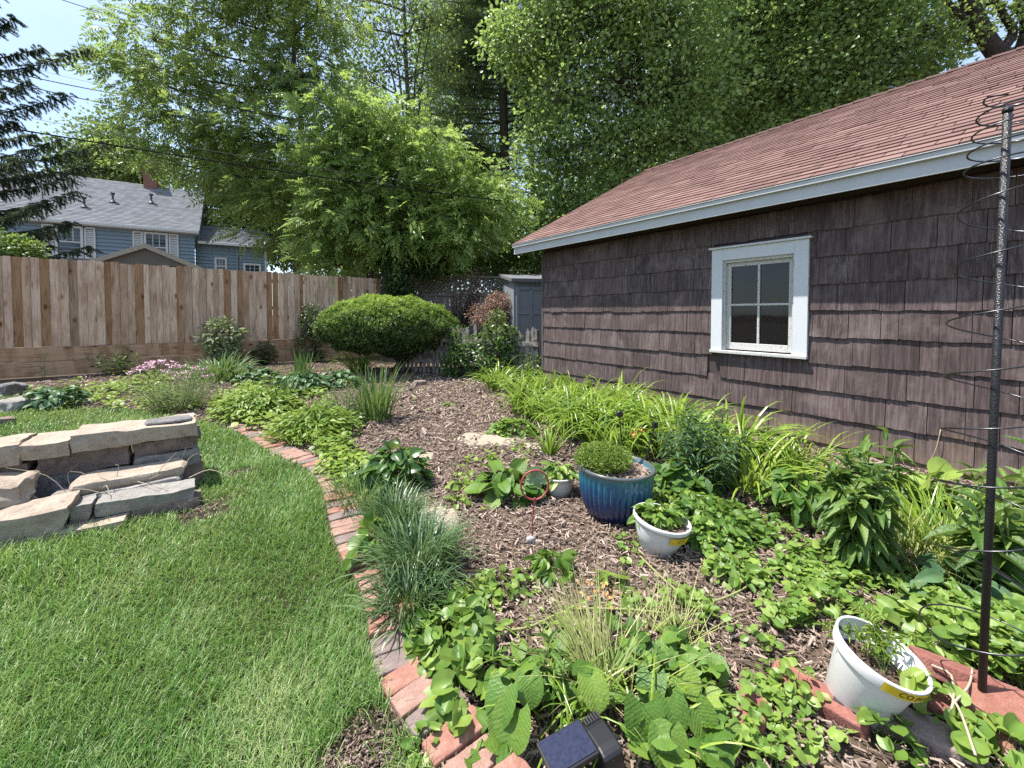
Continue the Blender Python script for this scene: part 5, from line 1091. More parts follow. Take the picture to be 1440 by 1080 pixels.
q = G(362, 540); leaf_heap('hosta', 'blue green round leaved clump right of the wide strap leaved clump', q, .36, .32, .30, 170, .115, .09, BIGOVAL, L_BLUE, tint=.4)
q = G(425, 552); leaf_heap('hosta', 'blue green broad leaved hosta left of the upright grass, under the yew', q, .40, .34, .36, 190, .12, .09, BIGOVAL, L_BLUE, tint=.45)
q = G(475, 545); leaf_heap('hosta', 'blue green hosta nearest the yew trunk', q, .36, .3, .30, 170, .115, .085, BIGOVAL, L_BLUE, tint=.55)
q = G(425, 540); strap_clump('iris', 'upright iris fans at the front of the blue green hostas', q, 46, .62, .03, .14, 1.42, .35, L_STRAP, tint=.5, fold=.08)
q = G(392, 582); strap_clump('iris', 'upright iris fan rising out of the bright ground cover', q, 44, .52, .03, .13, 1.38, .5, L_STRAP, tint=.45, fold=.08)
q = G(505, 524); strap_clump('daylily', 'pale arching strap leaved clump in the shade under the yew', q, 110, .75, .022, .16, 1.1, 1.9, L_DAY, tint=.65)
q = G(528, 592); strap_clump('upright_grass', 'tall upright grassy clump in the middle of the bed, yellow tinged stems', q, 150, .72, .017, .19, 1.36, .55, L_STRAP, tint=.55, fold=.1)
q = G(490, 588); stemmy('fine_bush', 'soft fine leaved light green bush left of the tall upright grass', q, 110, .42, .36, 15, .05, .013, DIAM, L_SAGE, .3, tint=.4, stem_r=.002)
q = G(362, 586); leaf_heap('perennial', 'bright yellow green leafy mound at the far end of the brick edging', q, .55, .42, .34, 760, .085, .04, OVAL, L_BRIGHT, tint=.6)
q = G(442, 612); leaf_heap('perennial', 'leafy green mound spilling towards the bricks below the upright grass', q, .46, .42, .30, 620, .09, .036, OVAL, L_BRIGHT, tint=.5)
q = G(432, 622); strap_clump('tuft_grass', 'thin bright grass tuft leaning over the far bricks', q, 120, .34, .010, .22, 1.0, 1.3, L_DAY, tint=.6, fold=0)
q = G(470, 600); leaf_heap('perennial', 'dull green leafy clump at the foot of the soft fine leaved bush', q, .36, .3, .22, 420, .07, .035, OVAL, L_BROAD, tint=.65)
q = G(556, 684); leaf_heap('bergenia', 'dark glossy broad leaved clump beside the small pale stone, mid bed', q, .21, .19, .30, 190, .105, .072, BIGOVAL, L_BROAD, tint=.35, up=.7)
q = G(512, 706); strap_clump('tuft_grass', 'soft bright grassy tuft on the lawn side of the dark broad leaved clump', q, 330, .27, .007, .20, 1.1, 1.1, L_STRAP, tint=.75, fold=0, seg=5)
q = G(486, 660); leaf_heap('perennial', 'pale small leaved mound against the middle run of bricks', q, .24, .24, .14, 380, .045, .024, OVAL, L_BRIGHT, tint=.65)
for (px, py), n, L, r_, lab in [((588, 806), 640, .31, .15, 'biggest dark arching grass tuft beside the bricks, pale flagstone behind it'), ((556, 742), 430, .28, .12, 'dark arching grass tuft just behind the biggest one'), ((575, 862), 420, .22, .12, 'lower dark grass tuft spilling onto the bricks in front of the biggest one')]:
    strap_clump('tuft_grass', lab, G(px, py), n, L, .0078, r_, 1.18, 1.5, L_LIR, tint=.5, fold=0, seg=7, jit=.3)
q = G(525, 780); leaf_heap('violet_plant', 'few round bright leaves at the left flank of the biggest dark grass tuft', q, .07, .2, .16, 26, .075, .07, VIOS, L_VIO, tint=.3)
q = G(632, 905); leaf_heap('violet_plant', 'bright green mat of cupped violet leaves bordering the near bricks', q, .16, .2, .11, 230, .046, .044, VIOS, L_VIO, tint=.42, outer=.6)
q = G(650, 985); leaf_heap('violet_plant', 'smaller patch of violet leaves between the pale brick and the large wrinkled leaves', q, .09, .13, .11, 46, .06, .05, VIOS, L_VIO, tint=.5)
q = G(600, 1050); leaf_heap('weed', 'little bright weed growing in the soil gap beside the near bricks', q, .05, .06, .05, 26, .032, .025, VIOS, L_VIO, tint=.6)
q = G(776, 808); leaf_heap('lettuce_like_plant', 'small vivid green crinkled plant right of the red ring stake', q, .085, .08, .11, 46, .075, .05, BIGOVAL, L_VIO, tint=.3, up=.3)
q = G(712, 697); leaf_heap('heart_leaf_plant', 'dark heart leaved plant left of the red ring stake', q, .22, .16, .19, 52, .115, .10, BIGHEART, L_BIG, tint=.35)
q = G(752, 700); b = Buf(); n = 15; a = np.arange(n) * 2.4; ln = .05 + .035 * (np.arange(n) / n)
b.leaves(OVAL, np.repeat((q + A(.0, -.09, .19))[None], n, 0), np.stack([np.cos(a), 0 * a - .35, np.sin(a)], 1), np.stack([0 * a, 0 * a - 1, 0 * a + .35], 1) + rsph(n) * .15, ln * 1.2, ln * .9, T2(n, .6)); b.twigs(np.repeat(q[None], 3, 0), [q + A(0, -.09, .19)] * 3, .004, .003, .4)
tag(b.build('rosette_plant', L_PALE, None, org=q, smooth=True), 'pale grey green leaf rosette seen through the red ring', 'plant')
q = G(772, 640); strap_clump('daylily', 'small young strap leaved tuft by the tan flat stone, behind the white bowl pot', q, 42, .40, .018, .05, 1.1, 1.2, L_DAY, tint=.45)
for px, py, n, sz, lab in [(650, 690, 24, .04, 'tiny pale weed in the mulch below the pale flagstone'), (690, 650, 20, .04, 'tiny pale weed behind the heart leaved plant'), (640, 712, 26, .04, 'tiny pale weed right of the pale flagstone near the dark tuft'), (700, 830, 60, .035, 'yellow green sprawl of small weeds in front of the ring stake'), (665, 845, 40, .04, 'small weeds between the violet mat and the mulch'), (858, 828, 5, .07, 'single heart leaved seedling standing in bare mulch'), (893, 850, 4, .075, 'flat crinkled seedling leaf right of the standing one'), (700, 540, 14, .05, 'tiny seedling in mulch in front of the vines'), (632, 572, 10, .06, 'tiny green shoot in the far mulch')]:
    q = G(px, py); leaf_heap('weed', lab, q, .05 + .002 * n, .05 + .0015 * n, .05 + .0004 * n, n, sz, sz * .9, SMALLHEART, L_VIO, tint=.68)

# ------------------------------------------------------------------ the daylily row along the shingled wall
protos = [strap_clump('daylily', 'arching yellow green daylily clump in the long row beside the shingled wall', A(0, 0, 0), 74, .72, .031, .17, 1.22, 2.45, L_DAY, group='daylilies in the row beside the shingled wall', tint=.5, lean=None) for _ in range(4)]
sp_ = [(690, 520), (715, 528), (745, 536), (775, 545), (700, 545), (735, 555), (770, 566), (805, 556), (835, 570), (800, 584), (765, 590), (842, 596), (870, 585), (905, 600), (880, 615), (835, 616), (915, 625), (945, 612), (950, 640), (860, 634), (985, 634), (800, 608), (740, 580), (1000, 655), (1035, 650)]
for i, (px, py) in enumerate(sp_):
    q = G(px, py + 4); o = protos[i] if i < 4 else copy_tree(protos[i % 4]); o.location = tuple(q); o.rotation_euler = (0, 0, rng.uniform(0, 6.28)); k = rng.uniform(.8, 1.05) * (1 if py > 540 else .85); o.scale = (k, k, k * rng.uniform(.9, 1.1))
q = G(1050, 692); strap_clump('daylily', 'daylily clump with yellowing leaves hanging forward, nearest of those by the wall', q, 74, .62, .022, .13, 1.05, 2.0, L_DAY, tint=.8, group=None)
q = G(1085, 668); strap_clump('daylily', 'low daylily clump against the wall behind the tall milkweed', q, 80, .60, .019, .15, 1.0, 1.8, L_DAY, tint=.55)
q = G(1130, 672); strap_clump('daylily', 'sparse daylily leaves at the bare tan foot of the shingled wall', q, 50, .55, .018, .16, 1.0, 1.8, L_DAY, tint=.6)
q = G(668, 520); leaf_heap('perennial', 'leafy clump at the far head of the daylily row near the creeper', q, .35, .25, .3, 420, .07, .04, OVAL, L_BRIGHT, tint=.45)
q = G(722, 612); leaf_heap('perennial', 'low heart leaved clump in front of the far daylilies', q, .25, .16, .17, 170, .06, .055, SMALLHEART, L_VIO, tint=.45)
q = G(985, 690); stemmy('aster', 'dense narrow leaved grey green plant standing between daylilies and wall', q, 34, .62, .26, 26, .095, .020, LANCE, L_BLUE, .25, tint=.5)
q = G(958, 700); leaf_heap('heart_leaf_plant', 'dark heart leaved clump at the foot of the grey green narrow leaved plant', q, .24, .18, .24, 130, .08, .072, BIGHEART, L_BIG, tint=.2)
q = G(905, 650); root = thing('faded_lily', 'lily stalks with shrivelled orange brown blooms behind the blue pot', 'flower', q); b = Buf(); c = Buf(); e = Buf()
for px, py in [(895, 610), (903, 607), (952, 632), (938, 622)]:
    tp_ = P(px, py, q[1]); b.tube(spline([q + rng.normal(size=3) * A(.05, .05, 0), (q + tp_) / 2 + A(.02, 0, 0), tp_], 7), .004, 5); c.leaves(OVAL, np.repeat(tp_[None], 9, 0), rsph(9) + A(0, 0, -.4), rsph(9), .055, .03, rng.random(9))
e.leaves(LANCE, np.repeat(q[None], 26, 0) + rng.normal(size=(26, 3)) * A(.12, .06, .0) + A(0, 0, .25) * rng.random((26, 1)), rsph(26) + A(0, 0, .6), A(0, 0, 1) + rsph(26) * .3, .16, .035, T2(26, .6))
b.build('stem', L_STEM, root); c.build('flower', M_ORNG, root); e.build('leaves', L_DAY, root)
q = G(942, 690); root = thing('yellow_lily', 'single drooping yellow lily bloom right of the blue pot', 'flower', q); b = Buf(); c = Buf(); tp_ = P(940, 648, q[1]); b.tube(spline([q, (q + tp_) / 2 + A(-.02, 0, .06), tp_], 8), .004, 5, .8); n = 6; a = np.arange(n) * 1.047
c.leaves(LANCE, np.repeat(tp_[None], n, 0), np.stack([np.cos(a) + .8, np.sin(a) * .6 - .5, np.sin(a) * .4 - .7], 1), rsph(n) * .2 + A(0, -.4, 1), .12, .04, rng.random(n)); b.build('stem', L_STEM, root); c.build('flower', M_YELP, root)

# ------------------------------------------------------------------ right side planting
q = G(1000, 745); leaf_heap('parsley_patch', 'vivid green parsley like patch right of the yellow taped pot', q, .34, .26, .16, 620, .042, .036, VIOS, L_VIO, tint=.30, outer=.6)
q = G(960, 715); leaf_heap('perennial', 'yellow green ferny clump behind the yellow taped pot', q, .26, .18, .14, 420, .045, .026, OVAL, L_BRIGHT, tint=.65)
q = G(1122, 730); leaf_heap('broad_leaf_plant', 'dark pointed leaved plant between the daylilies and the tall milkweed', q, .19, .18, .30, 105, .12, .065, BIGOVAL, L_BIG, tint=.3)
q = G(1207, 800); stemmy('milkweed', 'tall bushy milkweed with drooping pointed leaves near the shingled wall', q, 24, .60, .125, 22, .135, .046, LANCE, L_LAN, .35, tint=.6, droop=.95, stem_r=.005)
q = G(1235, 720); stemmy('milkweed', 'upright milkweed shoots rising behind the tall bushy one', q, 5, .58, .08, 12, .15, .035, LANCE, L_LAN, .3, tint=.6, droop=.2, stem_r=.005)
q = G(1320, 770); strap_clump('tuft_grass', 'yellow green grass tuft between the milkweed and the black pole', q, 300, .42, .010, .22, 1.0, 1.3, L_DAY, tint=.55, fold=0)
q = G(1275, 790); strap_clump('tuft_grass', 'shaded dry grass tuft at the right foot of the milkweed', q, 180, .30, .008, .16, .9, 1.2, L_DRY, tint=.35, fold=0)
q = G(1270, 705); leaf_heap('perennial', 'low yellow green clump at the wall foot right of the milkweed', q, .34, .2, .18, 330, .07, .04, OVAL, L_BRIGHT, tint=.6)
q = G(1330, 715); leaf_heap('heart_leaf_plant', 'bright heart shaped leaves on long stalks against the tan wall foot', q, .2, .12, .28, 14, .12, .12, BIGHEART, L_VIO, tint=.8, up=.2)
q = G(1395, 735); stemmy('milkweed', 'milkweed shoots behind the black pole at the wall foot', q, 7, .40, .16, 10, .13, .04, LANCE, L_LAN, .4, tint=.7, droop=.3)
q = G(1425, 850); stemmy('milkweed', 'large leaved plant right of the black pole at the picture edge', q, 9, .46, .14, 12, .17, .06, LANCE, L_LAN, .45, tint=.5, droop=.6, stem_r=.006)
q = G(1500, 800); stemmy('milkweed', 'large leaved plant mostly outside the right edge, above the other one', q, 7, .70, .16, 13, .17, .055, LANCE, L_LAN, .4, tint=.55, droop=.5, stem_r=.006)
q = G(1340, 845); leaf_heap('broad_leaf_plant', 'bluish broad leaves in front of the grass tuft, left of the black pole', q, .16, .12, .18, 26, .14, .09, BIGOVAL, L_BLUE, tint=.6)
b = Buf()
for pl, n, L, hm, ti, thr in [([(1010, 830), (1120, 780), (1300, 805), (1460, 830), (1520, 960), (1300, 930), (1170, 880), (1090, 900)], 4600, .036, .08, .6, .02), ([(1060, 700), (1140, 770), (1200, 830), (1100, 850), (1000, 800), (960, 740)], 1300, .033, .05, .62, .2), ([(920, 850), (1010, 830), (1110, 860), (1160, 950), (1100, 1010), (1000, 960), (920, 920)], 1500, .031, .05, .64, .16), ([(1010, 960), (1120, 930), (1160, 1010), (1190, 1060), (1100, 1100), (1010, 1080)], 420, .032, .04, .6, .2), ([(690, 900), (780, 850), (960, 850), (1000, 880), (900, 940), (760, 950)], 420, .032, .05, .65, .25), ([(1300, 860), (1460, 870), (1560, 1000), (1460, 990), (1330, 930)], 1700, .046, .12, .52, -.5), ([(1040, 760), (1130, 690), (1230, 700), (1150, 790)], 420, .045, .07, .55, -.1), ([(860, 760), (980, 760), (1060, 830), (980, 850), (880, 830)], 240, .034, .04, .65, .45)]:
    q = creeper(pl, n, L, L_VIO, VIOS, hm, ti, seed=rng.integers(1, 99), thr=thr); off = b.n
    b.V += q.V; b.T += q.T; b.LU += q.LU; b.M += q.M; b.Fc += [f + off for f in q.Fc]; b.n += q.n
tag(b.build('violet_ground_cover', L_VIO, None, smooth=True), 'carpet of small heart shaped violet leaves over the right half of the bed', 'ground cover', kind='stuff')
for px, py, n, sz, r_, lab in [(1035, 815, 40, .06, .14, 'spread of round vine leaves between the taped pot and the milkweed'), (1165, 870, 34, .055, .14, 'bright leaves crowding behind the tilted white pot'), (1300, 900, 44, .08, .18, 'big bright heart leaves between the tilted pot and the black pole'), (1245, 1045, 14, .065, .07, 'bright heart leaves in front of the tilted white pot'), (1330, 1020, 10, .085, .08, 'large bright leaves over the red brick pile'), (1395, 1068, 12, .095, .10, 'large light green leaves at the bottom right corner'), (1120, 985, 26, .04, .08, 'small leaves growing left of the red brick by the tilted pot'), (1225, 985, 8, .06, .04, 'dark leaf shadowing the side of the tilted white pot')]:
    q = G(px, py); leaf_heap('heart_leaf_plant', lab, q, r_, r_ * .9, .10, int(n * 1.7), sz * .68, sz * .66, VIOS, L_VIO, tint=.62)
# foreground group of big wrinkled leaves
def big_leaf_group(label, spots, tint=.4):
    root = thing('big_leaf_plant', label, 'plant', G(*spots[0][0])); bl = Buf(); bs = Buf()
    for (px, py), z, az, el, L in spots:
        if 728 < px < 892 and py > 985: continue
        z = z * .72; L = L * .66
        foot = G(px, py); p = P(px, py, foot[1] - 0) * 1.0; hd = z; k = (CAMZ - z) / CAMZ; tip = A(0, 0, CAMZ) + (foot - A(0, 0, CAMZ)) * k; d = A(math.cos(az) * math.cos(el), math.sin(az) * math.cos(el), math.sin(el))
        nn = A(-math.cos(az) * math.sin(el), -math.sin(az) * math.sin(el), math.cos(el)) + rng.normal(size=3) * .22
        st = tip - d * L * .35; bl.leaves(BIGHEART, st[None], d[None], nn[None], L, L * rng.uniform(.86, 1.02), [np.clip(rng.normal(tint, .2), 0, 1)]); ft = A(tip[0] * .96 + spots[0][0][0] * 0, tip[1] + .03, 0); bs.tube(spline([ft, (ft + st) / 2 + A(.01, .01, .02), st], 6), .0028, 5, .4)
    bs.build('stem', L_STEM, root, smooth=True); bl.build('leaves', L_BIG, root, smooth=True); return root
def rs(px0, px1, py0, py1, n, z0, z1, L0, L1, elm=-.25):
    return [((rng.uniform(px0, px1), rng.uniform(py0, py1)), rng.uniform(z0, z1), rng.uniform(0, 6.283), rng.normal(elm, .35), rng.uniform(L0, L1)) for _ in range(n)]
big_leaf_group('large wrinkled heart leaves left of the solar lamp, beside the near bricks', [((705, 985), .17, 4.2, -.7, .15), ((690, 960), .16, 3.0, -.4, .12), ((722, 1020), .12, 4.4, -.9, .15), ((745, 965), .20, 4.9, -.5, .11), ((733, 940), .18, 2.2, -.2, .11)] + rs(690, 790, 930, 1040, 18, .05, .17, .08, .125) + rs(670, 800, 900, 980, 22, .03, .12, .06, .10), .5)
big_leaf_group('large veined leaves standing just above the solar lamp', [((835, 970), .21, 5.1, -.55, .125), ((855, 1005), .18, 4.6, -.8, .12), ((822, 945), .19, 1.0, .1, .10)] + rs(790, 880, 900, 1000, 12, .05, .16, .07, .11), .62)
big_leaf_group('thick clump of large heart leaves right of the solar lamp', [((905, 1010), .19, 4.5, -.9, .14), ((945, 1000), .17, 4.9, -.7, .13), ((965, 960), .18, 5.6, -.5, .12), ((915, 960), .2, 4.2, -.4, .11), ((985, 1010), .14, 5.4, -.8, .12), ((940, 1050), .14, 4.7, -.9, .13)] + rs(880, 1010, 900, 1075, 42, .03, .17, .07, .125) + rs(880, 1010, 880, 1000, 30, .04, .16, .06, .11), .52)
big_leaf_group('heart leaves at the very bottom between the lamp and the red bricks', rs(960, 1075, 1030, 1110, 18, .02, .10, .06, .11), .45)
big_leaf_group('dark green pair of leaves behind the bundle of thin yellow stems', rs(860, 960, 870, 930, 12, .06, .16, .07, .10), .22)
big_leaf_group('small lower leaves of the foreground by the bottom edge, left of the lamp', rs(660, 750, 1050, 1110, 9, .02, .06, .05, .08), .6)
q = G(850, 985); b = Buf(); n = 150; az = np.where(rng.random(n) < .65, rng.normal(1.9, .45, n), rng.uniform(0, 6.28, n)); b.blades(q + rng.normal(size=(n, 3)) * A(.035, .03, 0), az, rng.uniform(.55, 1.2, n), rng.uniform(.1, .9, n), rng.uniform(.22, .46, n), .0042, 6, T2(n, .55, .3))
tso = tag(b.build('thin_stems', L_DRY, None, org=q), 'bundle of thin yellowing stems leaning back behind the solar lamp', 'plant')
q = G(945, 905); b = Buf(); n = 70; b.blades(q + rng.normal(size=(n, 3)) * A(.06, .04, 0), rng.normal(1.0, .8, n), rng.uniform(.4, 1.2, n), rng.uniform(.1, .9, n), rng.uniform(.15, .3, n), .004, 6, T2(n, .55, .3)); tag(b.build('thin_stems', L_DRY, None, org=q), 'smaller fan of thin yellowing stems above the right hand heart leaves', 'plant')
q = G(838, 885); b = Buf(); pts = rng.normal(size=(26, 3)) * A(.05, .035, .03) + q + A(0, 0, .16); b.leaves(OVAL, pts, rsph(26), rsph(26) + A(0, 0, 1), .017, .013, rng.random(26)); b.build('floret', M_ORNG, tso)
q = G(790, 1010); b = Buf(); n = 46; b.blades(q + rng.normal(size=(n, 3)) * A(.07, .07, 0), rng.uniform(0, 6.28, n), rng.uniform(.7, 1.3, n), rng.uniform(1.2, 2.4, n), rng.uniform(.2, .36, n), .008, 7, T2(n, .5), fold=.2); tag(b.build('daylily', L_DAY, None, org=q), 'loose arching strap leaves among the wrinkled leaves left of the lamp', 'plant')
q = G(905, 1060); b = Buf(); n = 9; b.blades(q + rng.normal(size=(n, 3)) * A(.03, .03, 0), rng.uniform(0, 6.28, n), rng.uniform(.9, 1.35, n), rng.uniform(1.2, 2.4, n), rng.uniform(.26, .36, n), .010, 8, T2(n, .75), fold=.2); tag(b.build('daylily', L_DAY, None, org=q), 'few pale strap leaves bending down right of the solar lamp', 'plant')
q = G(752, 985); stemmy('willow_herb', 'slender upright stem with narrow leaves rising from the foreground leaves', q, 1, .34, .05, 11, .10, .02, LANCE, L_LAN, .3, tint=.55, droop=.1, stem_r=.003)
q = G(705, 960); stemmy('willow_herb', 'second slender stem with narrow leaves at the left of the foreground group', q, 1, .24, .03, 9, .07, .014, LANCE, L_LAN, .3, tint=.55, droop=.1, stem_r=.003)
for pts, lab in [([(690, 895), (740, 893), (800, 868), (870, 866), (940, 872)], 'long pale runner lying across the mulch behind the foreground leaves'), ([(985, 860), (1030, 845), (1080, 815)], 'short pale runner lying between the vine leaves'), ([(900, 790), (930, 820), (975, 860)], 'dry thin stalk lying on the mulch below the taped pot')]:
    b = Buf(); b.tube(spline([G(*q) + A(0, 0, .03) for q in pts], 24), .0042, 6, .8); tag(b.build('runner_stem', L_DRY, None, org=G(*pts[0]), smooth=True), lab, 'stem')
# ------------------------------------------------------------------ pots
M_POTW = plain('white plastic', (.68, .68, .67), .45, .4, var=.05, scale=6, bump=.08, dirt=((.42, .38, .33), 22, .66))
M_POTG = plain('speckled white resin', (.60, .595, .575), .55, .35, var=.08, scale=40, bump=.15, dirt=((.34, .31, .27), 55, .62))
M_TAPE = plain('yellow tape', (.60, .44, .02), .5, .35, var=.05, scale=20)
M_INK = plain('black ink', (.015, .012, .015), .6, .3)
t = NT('potting soil'); o = t.obj(); nz = t.noise(o, 120, 6, .75); t.bump(nz, 1, .008); M_PSOIL = t.fin(t.ramp(nz, [(.3, (.06, .042, .032)), (.6, (.20, .145, .11)), (.8, (.36, .28, .22))]), .95, .1)
def tilt(tx, ty): return np.array(Matrix.Rotation(ty, 3, 'Y') @ Matrix.Rotation(tx, 3, 'X'))
def pot_shell(b, prof_out, wall, base, M, seg=64, fn=None):
    inner = [(r_ - wall, z + (wall if i == 0 else 0)) for i, (r_, z) in enumerate(prof_out)]
    b.lathe(prof_out + inner[::-1], base, seg, .5, fn, M)
def soil_disc(parent, base, M, r_, z, m=None, chips=60, lump=.006):
    b = Buf(); n, k = 40, 8; V = [(0, 0, z)]; f = []
    for j in range(1, k + 1):
        for i in range(n):
            a = 2 * math.pi * i / n; rr = r_ * j / k; V.append((rr * math.cos(a), rr * math.sin(a), z + rng.normal() * lump * (j < k)))
    for i in range(n): f.append((0, 1 + i, 1 + (i + 1) % n))
    for j in range(k - 1):
        for i in range(n): f.append((1 + j * n + i, 1 + (j + 1) * n + i, 1 + (j + 1) * n + (i + 1) % n, 1 + j * n + (i + 1) % n))
    b.put((np.array(V) @ np.array(M).T) + base, f)
    for _ in range(chips):
        a = rng.uniform(0, 6.28); rr = r_ * math.sqrt(rng.random()) * .93; L_ = rng.uniform(.01, .035); Mc = np.array(M) @ rotz(rng.uniform(0, 6.28)) @ np.array(Matrix.Rotation(rng.normal() * .3, 3, 'Y')); b.box(np.array(M) @ A(rr * math.cos(a), rr * math.sin(a), z + .006) + base, (L_, L_ * .28, L_ * .15), Mc, rng.random())
    return b.build('soil', m or M_PSOIL, parent)
def band(parent, name, base, M, r0, r1, z0, z1, a0, a1, m, n=24):
    b = Buf(); V = []; 
    for i in range(n + 1):
        a = a0 + (a1 - a0) * i / n; e = rng.normal() * .0006
        V += [(r0 * math.cos(a), r0 * math.sin(a), z0 + e), (r1 * math.cos(a), r1 * math.sin(a), z1 + e)]
    b.put((np.array(V) @ np.array(M).T) + base, [(2 * i, 2 * i + 2, 2 * i + 3, 2 * i + 1) for i in range(n)]); return b.build(name, m, parent)
def writing(parent, text, base, M, r0, r1, z0, z1, a0, size, m, shear=.15):
    cu = bpy.data.curves.new('writing', 'FONT'); cu.body = text; cu.size = size; cu.shear = shear; cu.resolution_u = 4; tmp = bpy.data.objects.new('tmp', cu); COL.objects.link(tmp)
    bpy.context.view_layer.update(); me = bpy.data.meshes.new_from_object(tmp.evaluated_get(bpy.context.evaluated_depsgraph_get())); co = np.array([v.co[:] for v in me.vertices]); fs = [tuple(p.vertices) for p in me.polygons]
    bpy.data.objects.remove(tmp); bpy.data.meshes.remove(me); bpy.data.curves.remove(cu)
    z = z0 + co[:, 1] + .002 * np.sin(co[:, 0] * 90); k = (z - z0) / (z1 - z0); rr = r0 + (r1 - r0) * k + .0012; a = a0 + co[:, 0] / r1
    V = np.stack([rr * np.cos(a), rr * np.sin(a), z], 1); b = Buf(); b.put((V @ np.array(M).T) + base, fs); return b.build('writing', m, parent)
# tilted white pot in the right foreground
pb = G(1199, 994) + A(0, 0, .012); PMx = tilt(R(13), R(12))
po = thing('plant_pot', 'tilted white plastic pot with a yellow taped rim reading CO Pine Co', 'plant pot', pb); b = Buf()
pot_shell(b, [(.076, 0), (.080, .004), (.106, .182), (.107, .184), (.117, .186), (.1195, .190), (.122, .224), (.1215, .228)], .007, pb, PMx); b.build('pot_body', M_POTW, po, smooth=True, bevel=0)
soil_disc(po, pb, PMx, .100, .155, chips=90)
band(po, 'tape', pb, PMx, .1204, .1232, .1925, .2225, R(-126), R(-36), M_TAPE); writing(po, 'CO Pine Co', pb, PMx, .1206, .1234, .1995, .2225, R(-108), .026, M_INK)
q = pb + PMx @ A(.03, -.01, .155); root = thing('potted_seedling', 'sparse feathery seedling drooping inside the tilted white pot', 'plant', q); b = Buf(); c = Buf()
for k in range(9):
    a = rng.uniform(-1.0, 2.6); ln = rng.uniform(.10, .19); pts = spline([q, q + A(math.cos(a) * ln * .4, math.sin(a) * ln * .4, ln * .6), q + A(math.cos(a) * ln, math.sin(a) * ln, ln * .45)], 9); b.tube(pts, .0012, 4)
    for p_ in pts[2:]:
        d = rsph(5) + A(0, 0, .3); c.leaves(LANCE, np.repeat(p_[None], 5, 0), d, rsph(5) + A(0, 0, 1), .028, .0062, T2(5, .6))
c.leaves(SMALLHEART, q + A(.05, -.05, .02) + rng.normal(size=(7, 3)) * A(.02, .02, .006), rsph(7) + A(.4, -.4, 0), rsph(7) * .3 + A(0, 0, 1), .045, .03, T2(7, .6)); b.build('stem', L_STEM, root); c.build('leaves', L_BRIGHT, root, smooth=True)
# white pot with tape in the middle
pb = G(922, 772); PMx = tilt(R(4), R(9))
po = thing('plant_pot', 'round white pot with yellow tape reading CO, before the blue pot', 'plant pot', pb); b = Buf()
pot_shell(b, [(.085, 0), (.092, .006), (.096, .03), (.099, .032), (.122, .085), (.138, .140), (.140, .160), (.149, .162), (.152, .168), (.1535, .182), (.151, .188)], .007, pb, PMx); b.build('pot_body', M_POTG, po, smooth=True)
soil_disc(po, pb, PMx, .135, .158, chips=110)
band(po, 'tape', pb, PMx, .1440, .1520, .118, .156, R(-90), R(-22), M_TAPE); writing(po, 'CO', pb, PMx, .1445, .1525, .126, .156, R(-74), .03, M_INK)
q = pb + A(.01, .02, .155); leaf_heap('potted_plant', 'low crinkled green plant growing in the round white taped pot', q, .115, .09, .085, 120, .062, .042, BIGOVAL, L_VIO, tint=.45, outer=.6)
# white bowl pot at the left
pb = G(786, 694); PMx = tilt(0, 0)
po = thing('plant_pot', 'small white bowl pot between the red ring stake and the blue pot', 'plant pot', pb); b = Buf()
pot_shell(b, [(.075, 0), (.082, .005), (.098, .06), (.108, .105), (.110, .122), (.118, .124), (.121, .135), (.1205, .142)], .006, pb, PMx); b.build('pot_body', M_POTG, po, smooth=True)
soil_disc(po, pb, PMx, .108, .118, chips=80)
q = pb + A(-.01, 0, .12); leaf_heap('potted_plant', 'pale green crinkled rosette growing in the small white bowl pot', q, .115, .08, .10, 70, .085, .058, BIGOVAL, L_VIO, tint=.72, outer=.6)
# blue fluted pot
pb = P(864, 720, 2.68) * A(1, 1, 0); PMx = tilt(0, R(1.5))
po = thing('plant_pot', 'big glazed blue pot with vertical flutes, largest of the pots', 'plant pot', pb); b = Buf(); r_ = random.Random(3)
pr = [(.135, 0), (.158, .010), (.190, .05), (.214, .11), (.226, .18), (.232, .25), (.235, .300), (.238, .303), (.244, .312), (.243, .326), (.236, .330)]
def flute(a, i): return 1 + (0.055 * np.abs(np.sin(a * 19)) - .035) * (1 if 1 < i < 6 else 0)
n_sub = []                                                # finer rings so the flutes stay crisp
b.lathe(pr + [(.224, .326), (.215, .30), (.19, .2), (.13, .08)], pb, 276, .5, lambda a, i: flute(a, i) if i < 11 else 1, PMx)
t = NT('blue glaze'); o = t.obj(); sp = t.n('ShaderNodeSeparateXYZ', {0: o}); n1 = t.noise(t.scale(o, (60, 60, 5)), 1.0, 6, .7); n2 = t.noise(o, 9, 4)
zz = t.math('ADD', t.math('MULTIPLY', sp.outputs[2], 3.0), t.math('MULTIPLY', t.math('SUBTRACT', n2, .5), .5))
c = t.ramp(zz, [(.02, (.008, .014, .075)), (.45, (.008, .042, .135)), (.78, (.012, .105, .19)), (.95, (.022, .15, .20))])
c = t.mix(c, (.22, .38, .48), t.n('ShaderNodeMapRange', {0: n1, 1: .58, 2: .8, 4: .6}).outputs[0]); c = t.mix(c, (.10, .075, .055), t.n('ShaderNodeMapRange', {0: sp.outputs[2], 1: .304, 2: .312, 4: .75}).outputs[0])
M_GLAZE = t.fin(c, .26, .5); t.set(t.b.inputs['Coat Weight'], .5); b.build('pot_body', M_GLAZE, po, smooth=True)
soil_disc(po, pb, PMx, .222, .300, M_CHIP, chips=240, lump=.01)
q = pb + A(-.07, 0, .30); b = Buf(); c = Buf(); root = thing('potted_plant', 'fluffy fine leaved green plant filling the left of the big blue pot', 'plant', q); n = 620
